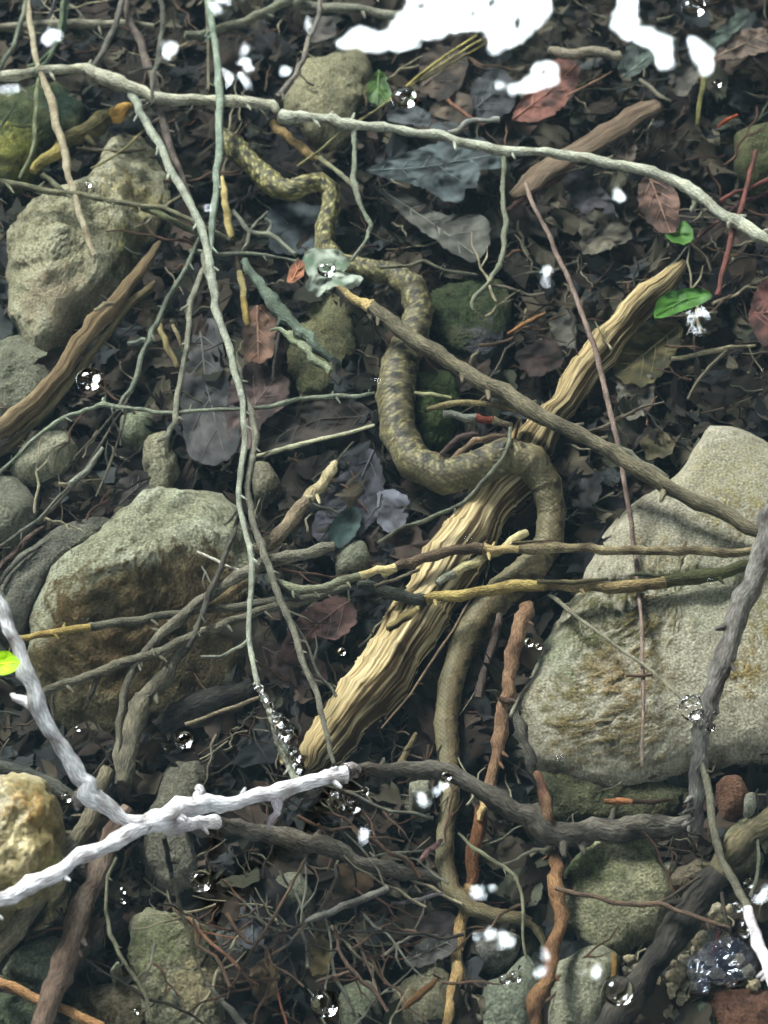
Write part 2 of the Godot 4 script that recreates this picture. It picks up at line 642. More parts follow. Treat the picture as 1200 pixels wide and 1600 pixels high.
func make_materials() -> void:
	var grit := noise_tex(256, 0.05, 5, 0.55, 1.0, FastNoiseLite.TYPE_SIMPLEX_SMOOTH, 3)
	var grit_h := noise_tex(256, 0.045, 5, 0.0, 1.0, FastNoiseLite.TYPE_SIMPLEX_SMOOTH, 8)
	var streak := noise_tex(256, 0.03, 4, 0.68, 1.0, FastNoiseLite.TYPE_SIMPLEX, 5)
	var streak_h := noise_tex(256, 0.03, 4, 0.0, 1.0, FastNoiseLite.TYPE_SIMPLEX, 5)
	var fine := noise_tex(256, 0.09, 3, 0.65, 1.0, FastNoiseLite.TYPE_SIMPLEX, 14)
	M.stone = mat(0.95, 0.25, grit, grit_h, 0.12, Vector3(34, 34, 34), true)
	M.golden = mat(0.55, 0.45, grit, grit_h, 0.1, Vector3(18, 18, 18), true)
	M.bark = mat(0.92, 0.25, streak, streak_h, 0.07, Vector3(2, 0.7, 1))
	M.twig = mat(0.9, 0.25, streak, streak_h, 0.03, Vector3(1, 0.7, 1))
	M.wood = mat(0.9, 0.25, streak, streak_h, 0.06, Vector3(6, 0.35, 1))
	M.dry = mat(0.9, 0.2, streak, streak_h, 0.07, Vector3(2, 0.5, 1))
	M.leaf = mat(0.85, 0.3, fine, fine, 0.02, Vector3(60, 60, 60), true)
	M.litter = mat(0.9, 0.25, fine, null, 0.0, Vector3(60, 60, 60), true)
	M.mud = mat(0.97, 0.2, grit, grit_h, 0.25, Vector3(14, 14, 14), true)
	M.green = mat(0.6, 0.35, fine, null, 0.0, Vector3(50, 50, 50), true)
	M.green.backlight_enabled = true
	M.green.backlight = Color(0.5, 0.6, 0.2)
	var sc := scale_tex()
	M.snake = mat(0.6, 0.35, sc[0], sc[1], 0.025, Vector3(14, 15, 1))
	M.canopy = mat(0.8, 0.3, null, null, 0.0, Vector3.ONE)
	M.canopy.backlight_enabled = true
	M.canopy.backlight = Color(0.55, 0.62, 0.5)
	var w := StandardMaterial3D.new()
	w.transparency = BaseMaterial3D.TRANSPARENCY_ALPHA
	w.albedo_color = Color(0.68, 0.84, 0.92, 0.006)   # a faint bluish haze painted over the water as a veil
	w.roughness = 0.012
	w.metallic_specular = 0.5
	M.water = w
	var b := w.duplicate()
	b.albedo_color = Color(1.0, 1.0, 1.0, 0.0)
	b.roughness = 0.0
	b.refraction_enabled = true
	b.refraction_scale = 0.033
	M.bubble = b
	var fm: StandardMaterial3D = w.duplicate()
	fm.albedo_color = Color(0.6, 0.65, 0.8, 0.02)
	fm.roughness = 0.02
	M.film = fm

# ------------------------------------------------------------------ the light: leaves of the trees overhead, with gaps
func make_canopy() -> void:
	# A shell of leaves round the clearing. The open gaps let the day in; the water mirrors some of them.
	var gaps := []        # outlines, as the gaps show mirrored in still water
	gaps.append(PackedVector2Array([Vector2(525, 72), Vector2(560, 40), Vector2(600, 55), Vector2(640, 5), Vector2(648, -60), Vector2(855, -60), Vector2(858, 25), Vector2(815, 60), Vector2(770, 84), Vector2(755, 45), Vector2(705, 50), Vector2(650, 74), Vector2(590, 80)]))
	gaps.append(PackedVector2Array([Vector2(774, 130), Vector2(800, 138), Vector2(832, 122), Vector2(838, 98), Vector2(866, 96), Vector2(868, 128), Vector2(820, 144), Vector2(785, 142)]))
	gaps.append(PackedVector2Array([Vector2(958, -40), Vector2(990, -40), Vector2(996, 40), Vector2(1045, 55), Vector2(1050, 104), Vector2(1030, 106), Vector2(1018, 76), Vector2(975, 62), Vector2(960, 40)]))
	gaps.append(PackedVector2Array([Vector2(1074, 50), Vector2(1112, 80), Vector2(1112, 110), Vector2(1102, 114), Vector2(1082, 84)]))
	for e in [[82, 57, 13, 6], [268, 80, 11, 12], [12, 136, 15, 6], [368, 108, 24, 7], [372, 132, 20, 5], [345, 6, 13, 12], [487, 37, 11, 11], [443, 112, 7, 8], [382, 85, 6, 10], [965, 310, 7, 16], [1090, 500, 14, 22], [655, 1256, 15, 9], [688, 1236, 12, 10], [752, 1391, 22, 9], [775, 1472, 30, 9], [846, 1502, 12, 18], [920, 1514, 18, 8], [566, 1305, 5, 10], [855, 432, 7, 14], [1188, 1400, 12, 14]]:
		var poly := PackedVector2Array()
		for k in 8:
			poly.append(Vector2(e[0] + e[2] * cos(k * TAU / 8), e[1] + e[3] * sin(k * TAU / 8)))
		gaps.append(poly)
	var boxes := []
	for g in gaps:
		var r := Rect2(g[0], Vector2.ZERO)
		for p in g:
			r = r.expand(p)
		boxes.append(r.grow(40))
	# broader openings to the open sky, away from the mirrored part: [towards, half-width in degrees]
	var open := [[sun_towards, 13.0], [Vector3(0.9, 0.75, 0.35).normalized(), 5.0], [Vector3(-0.3, 0.8, 0.75).normalized(), 5.0]]
	var near := Rect2(-160, -160, W + 320, H + 320)
	var xf := []
	var tint := []
	for pass_n in 2:
		var count := 85000 if pass_n == 0 else 180000
		for k in count:
			var dir := Vector3.ZERO
			if pass_n == 0:
				var y := rng.randf_range(-0.02, 1.0)
				var a := rng.randf() * TAU
				dir = Vector3(cos(a) * sqrt(1 - y * y), y, sin(a) * sqrt(1 - y * y))
			else:
				var q := at(rng.randf_range(-260, W + 260), rng.randf_range(-300, H + 260), 0.0)
				dir = (q - eye).normalized()
				dir.y = -dir.y
			var r := DOME * rng.randf_range(0.94, 1.06)
			var p := dir * r
			if pass_n == 1:   # leaves over the water in view stand where the mirrored view passes
				var q := Vector3(eye.x, -eye.y, eye.z)
				var b := q.dot(dir)
				p = q + dir * (-b + sqrt(b * b - q.length_squared() + r * r))
			var half := rng.randf_range(0.09, 0.13) if pass_n == 0 else rng.randf_range(0.017, 0.027)
			var skip := false
			for o in open:
				if p.normalized().angle_to(o[0]) < deg_to_rad(o[1] * (0.93 + 0.14 * rng.randf())):
					skip = true
			if skip:
				continue
			var m := Vector3(p.x, -p.y, p.z)
			if (m - eye).dot(fwd) > 0.2:
				var s := seen(m)
				var grow := half / (m - eye).length() * focal
				if pass_n == 0 and near.has_point(s):
					continue
				for g in gaps.size():
					if boxes[g].grow(grow).has_point(s):
						if Geometry2D.is_point_in_polygon(s, gaps[g]):
							skip = rng.randf() < (0.993 if g < 4 else 0.88)
							break
						var poly: PackedVector2Array = gaps[g]
						for e in poly.size():
							var c := Geometry2D.get_closest_point_to_segment(s, poly[e], poly[(e + 1) % poly.size()])
							if c.distance_to(s) < grow * 0.5:
								skip = true
								break
					if skip:
						break
			if skip:
				continue
			var bs := Basis.looking_at(-p.normalized(), Vector3.UP if absf(p.normalized().y) < 0.95 else Vector3.RIGHT)
			bs = bs * Basis.from_euler(Vector3(rng.randf_range(-0.7, 0.7), rng.randf_range(-0.7, 0.7), rng.randf() * TAU))
			xf.append(Transform3D(bs.scaled_local(Vector3.ONE * half), p))
			var g2 := rng.randf_range(0.7, 1.3)
			tint.append(Color(0.05 * g2, 0.062 * g2, 0.06 * g2))
	var s := Shape.new()
	for v in [Vector3(0, -1, 0), Vector3(0.55, -0.1, 0.08), Vector3(0, 1, 0), Vector3(-0.55, -0.1, 0.08), Vector3(0.36, 0.55, 0.05), Vector3(-0.36, 0.55, 0.05)]:
		s.v.append(v)
	for t in [[0, 3, 1], [3, 5, 1], [5, 4, 1], [5, 2, 4]]:
		s.tri(t[0], t[1], t[2])
	scatter("tree_canopy", solid(s), M.canopy, xf, tint, "dark leafy canopy of the trees arching over the stream", "canopy")

func scatter(called: String, mesh: Mesh, m: Material, xf: Array, tint: Array, label: String, category: String) -> void:
	var mm := MultiMesh.new()
	mm.transform_format = MultiMesh.TRANSFORM_3D
	mm.use_colors = true
	mm.mesh = mesh
	mm.instance_count = xf.size()
	for k in xf.size():
		mm.set_instance_transform(k, xf[k])
		mm.set_instance_color(k, tint[k])
	var o := MultiMeshInstance3D.new()
	o.name = numbered(called)
	o.multimesh = mm
	o.material_override = m
	add_child(o, true)
	tag(o, label, category, "", "stuff")

# ------------------------------------------------------------------ the setting
func make_bed() -> void:
	var s := Shape.new()
	var n := 260
	var ease_out := func(t: float) -> float:
		# even and fine near the middle, wide towards the horizon
		return t * 0.75 + signf(t) * pow(absf(t), 9.0) * 45.0
	for j in n + 1:
		for i in n + 1:
			var x: float = ease_out.call(i * 2.0 / n - 1.0)
			var z: float = ease_out.call(j * 2.0 / n - 1.0)
			s.v.append(Vector3(x, bed(x, z), z))
			var k := nz.get_noise_2d(x * 30.0, z * 30.0)
			var f := nf.get_noise_2d(x * 160.0, z * 160.0)
			s.c.append(lin([44, 39, 33]).lerp(lin([66, 58, 44]), clampf(0.4 + k, 0, 1)) * (1.0 + 0.4 * f))
	for j in n:
		for i in n:
			var a := j * (n + 1) + i
			s.tri(a, a + 1, a + n + 1)
			s.tri(a + 1, a + n + 2, a + n + 1)
	var o := put("stream_bed", s, M.mud, self, Vector3.ZERO)
	tag(o, "dark muddy bed of the stream under the litter", "stream bed", "", "structure")

func make_water() -> void:
	var s := Shape.new()
	var n := 220
	var wave := func(x: float, z: float) -> float:
		return 0.000022 * nz.get_noise_2d(x * 26.0, z * 26.0) + 0.000006 * nf.get_noise_2d(x * 55.0, z * 40.0)
	for j in n + 1:
		for i in n + 1:
			var x := (i * 2.0 / n - 1.0) * 1.7
			var z := (j * 2.0 / n - 1.0) * 1.7
			s.v.append(Vector3(x, wave.call(x, z), z))
	for j in n:
		for i in n:
			var a := j * (n + 1) + i
			s.tri(a, a + 1, a + n + 1)
			s.tri(a + 1, a + n + 2, a + n + 1)
	var o := put("water", s, M.water, self, Vector3.ZERO)
	tag(o, "clear still shallow water over the stream bed", "water", "", "structure")

func leaf_bit(w: float, jag: float, bend: float, sd: float) -> ArrayMesh:
	# a dead leaf or a torn piece of one, one unit long
	var s := Shape.new()
	var n := 22
	for r in 4:
		for k in n + 1:
			var a := TAU * (k % n) / n
			var q := r / 3.0
			var e := 1.0 + jag * nf.get_noise_2d((k % n) * 0.5, sd)
			var x := cos(a) * 0.5 * q * e
			var z := sin(a) * 0.5 * w * q * e * (1.0 - 0.4 * cos(a))
			var y := bend * (x * x * 1.4 - z * z * 2.2) + 0.12 * nz.get_noise_2d(x * 2.5 + sd, z * 2.5)
			s.v.append(Vector3(x, y, z))
			var g := 0.8 + 0.4 * absf(nf.get_noise_2d(x * 6.0 + sd, z * 6.0)) + (0.45 if absf(z) < 0.03 else 0.0)
			s.c.append(Color(g, g, g))
	for r in 3:
		for k in n:
			var a := r * (n + 1) + k
			s.tri(a, a + n + 1, a + 1)
			s.tri(a + 1, a + n + 1, a + n + 2)
	s.row = n + 1
	s.rows = 4
	return solid(s)

func twig_bit(sd: float) -> ArrayMesh:
	var pts := []
	for k in 6:
		pts.append(Vector4(k / 5.0 - 0.5, 0.05 * nf.get_noise_1d(k * 1.3 + sd), 0.09 * nf.get_noise_1d(k * 1.3 + sd + 900.0), 0.02 * (1.0 - k * 0.1)))
	return solid(tube(pts, {"c": Color(0.9, 0.9, 0.9), "c2": Color(0.5, 0.5, 0.5), "c3": Color(1.4, 1.4, 1.4), "sides": 5, "step": 0.2, "wob": 0.0, "rough": 0.1, "seed": sd}))

func pebble_mesh(sd: float) -> ArrayMesh:
	var s := Shape.new()
	var n := 12
	for r in 9:
		for k in n + 1:
			var la := PI * r / 8.0
			var lo := TAU * (k % n) / n
			var d := Vector3(sin(la) * cos(lo), cos(la), sin(la) * sin(lo))
			var e := 1.0 + 0.7 * nz.get_noise_3d(d.x * 1.1 + sd, d.y * 1.1, d.z * 1.1)
			s.v.append(Vector3(d.x * 0.5, d.y * 0.34, d.z * 0.42) * e)
			var g := 0.9 + 0.6 * nf.get_noise_3d(d.x * 3.0 + sd, d.y * 3.0, d.z * 3.0)
			s.c.append(Color(g, g, g))
	for r in 8:
		for k in n:
			var a := r * (n + 1) + k
			s.tri(a, a + n + 1, a + 1)
			s.tri(a + 1, a + n + 1, a + n + 2)
	s.row = n + 1
	s.rows = 9
	return solid(s)

func spot(margin := 60.0) -> Vector3:
	var p := Vector3.ZERO
	for t in 30:
		var q := Vector2(rng.randf_range(-margin, W + margin), rng.randf_range(-margin, H + margin))
		var free := true
		for f in feet:
			if f[0].distance_to(q) < 500.0 and Geometry2D.is_point_in_polygon(q, f):
				free = false
				break
		p = at(q.x, q.y, -0.062)
		if free:
			break
	return Vector3(p.x, bed(p.x, p.z), p.z)

func make_litter() -> void:
	var browns := [[62, 56, 48], [78, 70, 58], [50, 48, 48], [92, 82, 66], [72, 60, 50], [58, 60, 60], [106, 98, 80], [80, 66, 56], [66, 66, 52], [70, 72, 70]]
	for v in 4:
		var xf := []
		var tint := []
		for k in 900:
			var p := spot()
			var l := 0.011 + 0.03 * pow(rng.randf(), 1.7)
			var b := Basis.from_euler(Vector3(rng.randfn(0, 0.22), rng.randf() * TAU, rng.randfn(0, 0.22))).scaled_local(Vector3(l, l, l))
			xf.append(Transform3D(b, p + Vector3(0, rng.randf_range(0.002, 0.017) if rng.randf() < 0.85 else rng.randf_range(0.015, 0.024), 0)))
			var c := lin(browns[rng.randi() % browns.size()]) * rng.randf_range(0.2, 0.85)
			tint.append(c)
		scatter("leaf_litter", leaf_bit([0.5, 0.75, 0.62, 0.4][v], [0.35, 0.7, 0.4, 0.8][v], [0.25, 0.5, -0.35, 0.7][v], v * 31.0 + 4.0), M.litter, xf, tint, ["small oval rotted leaf pieces strewn over the stream bed", "ragged broad scraps of rotted leaf strewn over the stream bed", "curled narrow rotted leaf pieces among the stones", "torn slivers of dead leaf caught in the twigs"][v], "leaf litter")
	for v in 3:
		var xf := []
		var tint := []
		for k in 700:
			var p := spot()
			var l := rng.randf_range(0.012, 0.05)
			var th := rng.randf_range(0.016, 0.034) / l
			var b := Basis.from_euler(Vector3(0, rng.randf() * TAU, rng.randfn(0, 0.3))).scaled_local(Vector3(l, l * th * 1.5, l * th * 1.5))
			xf.append(Transform3D(b, p + Vector3(0, rng.randf_range(0.004, 0.024), 0)))
			var c := lin([[120, 110, 90], [84, 72, 60], [70, 68, 60], [112, 82, 64], [150, 142, 116], [100, 100, 84]][rng.randi() % 6]) * rng.randf_range(0.25, 1.1)
			tint.append(c)
		scatter("twig_litter", twig_bit(v * 17.0 + 2.0), M.litter, xf, tint, ["thin broken twigs and stalks matted over the stream bed", "short bent rootlets tangled in the dark gaps", "fine dry stalks scattered over the litter"][v], "twig litter")
	for v in 2:
		var xf := []
		var tint := []
		for k in 2200:
			var p := spot()
			if v == 1:   # the gravel patch at the lower right
				p = at(rng.randfn(1070, 100), rng.randfn(1570, 70), -0.07)
				p.y = bed(p.x, p.z)
			var l := absf(rng.randfn(0, 0.0022)) + 0.0012 if v == 0 else absf(rng.randfn(0, 0.002)) + 0.0025
			var b := Basis.from_euler(Vector3(rng.randf() * 6, rng.randf() * 6, rng.randf() * 6)).scaled_local(Vector3.ONE * l)
			xf.append(Transform3D(b, p + Vector3(0, rng.randf_range(0.0, 0.004 if v == 0 else 0.012), 0)))
			tint.append(lin([[110, 104, 86], [134, 126, 104], [86, 82, 72], [150, 132, 104]][rng.randi() % 4]) * rng.randf_range(0.35, 1.0))
		scatter("gravel", pebble_mesh(v * 9.0), M.litter, xf, tint, ["fine grit and crumbs lying between the dead leaves", "small gravel filling the patch beside the dark log end"][v], "gravel")

# ------------------------------------------------------------------ the snake
func make_snake() -> void:
	var path := [[343, 203, -33, 8], [352, 214, -31, 15], [364, 228, -31, 22], [378, 242, -32, 20], [392, 256, -33, 18], [410, 273, -35, 21], [432, 292, -34, 20], [455, 298, -32, 19], [478, 288, -31, 18],
		[500, 284, -32, 17], [517, 298, -34, 17], [517, 325, -38, 17], [508, 355, -42, 18], [508, 385, -46, 19], [530, 412, -46, 20], [570, 422, -44, 21], [615, 428, -40, 22], [645, 450, -38, 24],
		[655, 485, -38, 26], [645, 525, -38, 29], [625, 570, -38, 33], [618, 620, -38, 35], [622, 675, -37, 33], [648, 722, -35, 33], [695, 744, -31, 33], [745, 732, -26, 33],
		[790, 712, -22, 32], [830, 722, -24, 32], [853, 757, -32, 29], [862, 800, -40, 26], [857, 850, -46, 27], [828, 890, -47, 30], [785, 925, -49, 30], [750, 965, -51, 28], [722, 1015, -53, 26],
		[704, 1070, -54, 23], [697, 1130, -55, 22], [701, 1190, -56, 20], [703, 1250, -54, 17], [696, 1300, -51, 16], [695, 1345, -49, 17], [705, 1388, -48, 17], [735, 1418, -48, 15], [775, 1430, -48, 13], [812, 1434, -49, 11], [835, 1445, -50, 9], [848, 1468, -52, 6], [853, 1490, -53, 3]]
	var pts := placed(path, 0.86, 0.0)
	var s := tube(pts, {"soft": 1.0, "c": lin([112, 102, 70]), "sides": 32, "step": 0.0016, "wob": 0.0, "rough": 0.0, "tip": 0.8, "seed": 3.0})
	# the pattern: two staggered rows of dark spots down the back, paler flecks on the flanks
	var sides := 33
	var rows := s.rows
	var run := 0.0
	var prev := Vector3.ZERO
	for k in rows:
		var mid := Vector3.ZERO
		for j in 32:
			mid += s.v[k * sides + j] / 32.0
		if k:
			run += mid.distance_to(prev)
		prev = mid
		var front := 1.0 - smoothstep(0.1, 0.26, run)
		var tail := smoothstep(0.36, 0.62, run)
		for j in sides:
			var a := TAU * j / 32.0 - PI / 2   # 0 on the back
			var w := wrapf(a, -PI, PI)
			var p := s.v[k * sides + j]
			var n1 := nz.get_noise_3d(p.x * 70.0, p.y * 70.0, p.z * 70.0)
			var n2 := nf.get_noise_3d(p.x * 420.0, p.y * 420.0, p.z * 420.0)
			var col := lin([86, 78, 57]).lerp(lin([62, 56, 37]), clampf(0.5 + n1 * 1.4, 0, 1)).lerp(lin([98, 92, 52]), front * 0.7)
			col = col.lerp(lin([92, 76, 48]), tail * 0.6)
			var cell := run / 0.0125
			var dark := 0.0
			for row in [-1.0, 0.0, 1.0]:
				var off := 0.5 if row == 0.0 else 0.0
				var along := (fposmod(cell + off, 1.0) - 0.5) / 0.26
				var round_: float = (w - row * 0.85) / 0.38
				dark = maxf(dark, 1.0 - smoothstep(0.55, 1.15, sqrt(along * along + round_ * round_) + n2 * 0.7))
			col = col.lerp(lin([26, 23, 16]), dark * lerpf(0.9, 0.8, tail))
			var pale := smoothstep(0.1, 0.34, n2) * (1.0 - dark)
			col = col.lerp(lin([172, 164, 108]), pale * lerpf(0.3, 0.8, front) * (1.0 - 0.7 * tail))
			if absf(w) > 1.9:
				col = col.lerp(lin([110, 104, 78]), 0.5)
			s.c[k * sides + j] = col * (1.0 + 0.3 * n2)
	var base := Vector3(pts[40].x, pts[40].y, pts[40].z)
	var t := thing("snake", "mottled olive brown snake winding over the pale log and under the twigs", "snake", base)
	put("body", s, M.snake, t, base)
	var ahead := Vector3(pts[2].x - pts[0].x, 0, pts[2].z - pts[0].z).normalized()
	for sd in [-1.0, 1.0]:
		var e: Vector3 = Vector3(pts[2].x, pts[2].y, pts[2].z) + (ahead.cross(Vector3.UP) * sd * 0.72 + Vector3.UP * 0.62) * pts[2].w
		put("eye", ball(e, Vector3.ONE * 0.0014, lin([22, 18, 14]), 0.0), M.green, t, base)

func ball(at_p: Vector3, r: Vector3, c: Color, lumps: float, n := 18) -> Shape:
	var s := Shape.new()
	var sd := rng.randf() * 40.0
	for q in n + 1:
		for k in n * 2 + 1:
			var la := PI * q / n
			var lo := TAU * (k % (n * 2)) / (n * 2)
			var d := Vector3(sin(la) * cos(lo), cos(la), sin(la) * sin(lo))
			var e := 1.0
			if lumps > 0.0:
				e += lumps * nz.get_noise_3d(d.x * 1.6 + sd, d.y * 1.6, d.z * 1.6)
			s.v.append(at_p + d * r * e)
			s.c.append(c)
	for q in n:
		for k in n * 2:
			var a := q * (n * 2 + 1) + k
			s.tri(a, a + n * 2 + 1, a + 1)
			s.tri(a + 1, a + n * 2 + 1, a + n * 2 + 2)
	s.row = n * 2 + 1
	s.rows = n + 1
	return s

func bubble(label: String, x: float, y: float, r: float, group := "bubbles on the water") -> void:
	# a thin dome of water with air in it, a third of it below the surface
	var p := at(x, y, 0.001)
	var q := r * size_at(p)
	var one := put("bubble", ball(p, Vector3(q, q * 0.62, q), Color.WHITE, 0.0), M.bubble, self, p)
	tag(one, label, "bubble", group)

func film(label: String, spots: Array, skin := "bubble", group := "bubbles on the water") -> void:
	# a clump of clear bubbles stuck together
	var p := at(spots[0][0], spots[0][1], 0.001)
	var t := thing("bubble_cluster", label, "bubbles", p, group)
	for b in spots:
		var w := at(b[0], b[1], b[3] * 0.001)
		var q: float = b[2] * size_at(w)
		put("bubble", ball(w, Vector3(q, q * 0.75, q * (b[4] if b.size() > 4 else 1.0)), Color.WHITE, 0.2, 16), M[skin], t, p)

# ------------------------------------------------------------------ all of it
var sun_towards := Vector3(-0.45, 0.66, -0.6).normalized()

func _ready() -> void:
	rng.seed = 7
	nz.seed = 11
	nz.noise_type = FastNoiseLite.TYPE_SIMPLEX_SMOOTH
	nz.frequency = 1.0
	nz.fractal_octaves = 2
	nf.seed = 29
	nf.noise_type = FastNoiseLite.TYPE_SIMPLEX_SMOOTH
	nf.frequency = 1.0
	nf.fractal_octaves = 3

	# ---- camera, sky, light, exposure
	eye = Vector3(0, AWAY * cos(deg_to_rad(TILT)), AWAY * sin(deg_to_rad(TILT)))
	fwd = -eye.normalized()
	upv = Vector3.RIGHT.cross(fwd).normalized()
	focal = H / 2 / tan(deg_to_rad(FOV) / 2)
	var cam := Camera3D.new()
	cam.name = "camera"
	add_child(cam)
	cam.look_at_from_position(eye, Vector3.ZERO, Vector3.UP)
	cam.fov = FOV
	cam.near = 0.05
	cam.far = 200.0
	cam.current = true
	var lens := CameraAttributesPhysical.new()   # focused on the water surface; the bed lies a little behind it
	lens.frustum_focal_length = 12.0 / tan(deg_to_rad(FOV) / 2)
	lens.frustum_focus_distance = 1.24
	lens.frustum_near = 0.05
	lens.frustum_far = 200.0
	lens.exposure_aperture = 8.0
	cam.attributes = lens
	var env := Environment.new()
	env.background_mode = Environment.BG_SKY
	var sky := Sky.new()
	var sm := ProceduralSkyMaterial.new()
	sm.sky_top_color = Color(0.9, 0.945, 0.965)
	sm.sky_horizon_color = Color(0.92, 0.955, 0.97)
	sm.sky_energy_multiplier = 4.0
	sm.ground_bottom_color = Color(0.06, 0.06, 0.05)
	sm.ground_horizon_color = Color(0.2, 0.2, 0.18)
	sm.sun_angle_max = 6.0
	sky.sky_material = sm
	env.sky = sky
	env.tonemap_mode = Environment.TONE_MAPPER_LINEAR
	env.tonemap_exposure = 3.1
	env.sdfgi_enabled = true
	env.ssao_enabled = true
	env.ssil_enabled = true
	var we := WorldEnvironment.new()
	we.name = "environment"
	we.environment = env
	add_child(we)
	var sun := DirectionalLight3D.new()
	sun.name = "sun"
	sun.light_energy = 0.36
	sun.light_angular_distance = 12.0
	sun.light_color = Color(1.0, 0.98, 0.92)
	sun.shadow_enabled = true
	sun.sky_mode = DirectionalLight3D.SKY_MODE_LIGHT_ONLY
	add_child(sun)
	sun.look_at_from_position(sun_towards * 5.0, Vector3.ZERO, Vector3.UP)

	make_materials()
	make_bed()
	make_water()
	make_canopy()
	make_stones()
	make_leaves()
	make_log()
	make_sticks()
	make_brush()
	make_snake()
	make_surface()
	make_litter()

func make_stones() -> void:
	stone("boulder", "large rough tan boulder with a pocked face, left of the long forked twig", [[20, 345], [60, 322], [110, 302], [150, 275], [195, 205], [240, 212], [262, 265], [264, 320], [245, 355], [228, 400], [190, 465], [130, 510], [78, 552], [42, 540], [16, 480], [8, 420]], -56, 26,
		{"c": [166, 156, 120], "c2": [112, 106, 70], "c3": [190, 182, 148], "lump": 1.5, "pock": 1.8, "tilt": [-0.1, -0.06], "cut": [[215, 380, -33, -0.85, 0.25]], "patch": [[215, 375, 45, [96, 92, 40], 0.6], [90, 470, 50, [150, 130, 108], 0.4], [215, 300, 40, [178, 160, 100], 0.4]], "top": [120, 390]})
	stone("boulder", "mossy green boulder at the left edge below the bare branch", [[-40, 160], [20, 148], [90, 140], [128, 165], [122, 205], [80, 245], [30, 282], [-30, 290], [-60, 220]], -62, 20, {"c": [70, 78, 42], "c2": [42, 50, 26], "c3": [128, 126, 76], "patch": [[20, 235, 40, [120, 118, 52], 0.7], [100, 160, 35, [50, 70, 62], 0.6]]})
	stone("stone", "grey green stone under the split dead branch at the left edge", [[-20, 540], [30, 530], [75, 560], [100, 600], [62, 655], [0, 665], [-30, 610]], -64, 14, {"c": [116, 114, 92], "c2": [72, 74, 50]})
	stone("stone", "pale angular stone below the split dead branch", [[18, 742], [40, 700], [75, 672], [102, 676], [116, 704], [92, 742], [48, 757]], -58, 16, {"c": [164, 158, 128], "c2": [124, 120, 90]})
	stone("stone", "pale lumpy upright stone beside the dark gap", [[232, 692], [262, 678], [274, 715], [266, 768], [238, 770], [226, 735]], -58, 14, {"c": [158, 150, 118], "c2": [110, 104, 76], "lump": 1.6})
	stone("stone", "small green grey stone above the pale lumpy stone", [[190, 655], [225, 648], [245, 665], [232, 690], [205, 700], [186, 680]], -62, 12, {"c": [122, 126, 98], "c2": [80, 90, 62]})
	stone("boulder", "big block shaped boulder with a pale top and a rusty front painted darker for shade", [[58, 950], [72, 915], [130, 868], [195, 808], [255, 780], [325, 784], [378, 808], [402, 860], [396, 950], [388, 1045], [335, 1085], [255, 1130], [190, 1158], [118, 1148], [64, 1090], [40, 1032]], -66, 36,
		{"c": [158, 154, 122], "c2": [120, 118, 86], "c3": [182, 182, 156], "face": [98, 86, 58], "p": 3.6, "pock": 0.6, "lump": 1.1, "top": [250, 880], "cut": [[210, 885, -32, -0.2, -0.55], [80, 930, -36, 0.9, -0.3]], "patch": [[140, 985, 85, [74, 60, 32], 0.9, 0.6], [300, 965, 100, [64, 52, 34], 0.9, 0.5], [220, 960, 60, [66, 54, 32], 0.85, 0.4], [170, 1030, 75, [100, 80, 54], 0.7, 0.6], [330, 1050, 95, [62, 54, 38], 0.9], [240, 1110, 80, [74, 66, 46], 0.85], [100, 1090, 70, [84, 78, 56], 0.8], [160, 950, 26, [36, 32, 18], 0.9]]})  # front patches: rust tones, deepened as painted shade
	stone("stone", "smooth grey stone left of the block shaped boulder", [[-10, 930], [25, 880], [85, 832], [140, 812], [190, 818], [165, 850], [120, 880], [72, 930], [35, 985], [-10, 992]], -58, 15, {"c": [112, 108, 94], "c2": [84, 82, 68], "lump": 0.7})
	stone("stone", "dull grey stone cut by the left edge under thin twigs", [[-40, 755], [25, 752], [62, 790], [44, 832], [-10, 858], [-50, 820]], -60, 14, {"c": [118, 116, 96], "c2": [90, 88, 74], "lump": 0.6})
	stone("boulder", "large pale boulder with ochre algae tufts at the right edge", [[1108, 672], [1150, 672], [1200, 695], [1250, 740], [1260, 1000], [1240, 1170], [1160, 1188], [1080, 1200], [980, 1226], [885, 1214], [806, 1184], [786, 1140], [826, 1060], [856, 1000], [892, 945], [948, 832], [1000, 782], [1058, 745], [1088, 700]], -58, 21,
		{"c": [176, 165, 140], "c2": [142, 132, 106], "c3": [190, 180, 156], "p": 7.0, "pock": 0.5, "lump": 0.55, "tilt": [0.03, 0.0], "top": [1050, 960], "cut": [[1000, 1195, -50, 0.0, -0.9]],
		"patch": [[910, 1085, 62, [92, 84, 50], 0.9, 2.2], [985, 1140, 50, [94, 82, 52], 0.85, 2.0], [935, 985, 75, [74, 74, 42], 0.9, 1.8], [1030, 960, 48, [92, 80, 46], 0.9, 2.0], [1040, 890, 40, [96, 78, 40], 0.85, 1.5], [905, 1160, 40, [104, 90, 56], 0.7, 1.2], [1010, 1060, 40, [104, 88, 50], 0.6, 1.5], [1145, 820, 45, [100, 88, 50], 0.7, 1.0], [1180, 950, 55, [108, 98, 52], 0.7, 1.8], [1160, 1060, 32, [116, 100, 58], 0.8, 1.8], [1100, 930, 70, [146, 146, 122], 0.6], [1130, 760, 60, [150, 142, 104], 0.5, 1.0], [860, 1030, 40, [140, 142, 118], 0.6], [1000, 860, 40, [150, 142, 116], 0.4, 1.0], [960, 1060, 40, [150, 128, 92], 0.5]]})
	stone("stone", "tan wedge shaped stone behind the fallen branch near the top", [[447, 150], [470, 105], [528, 84], [570, 82], [578, 115], [562, 165], [540, 205], [505, 215], [470, 190], [448, 172]], -54, 18, {"c": [150, 140, 104], "c2": [112, 104, 74], "tilt": [0.05, 0.1]})
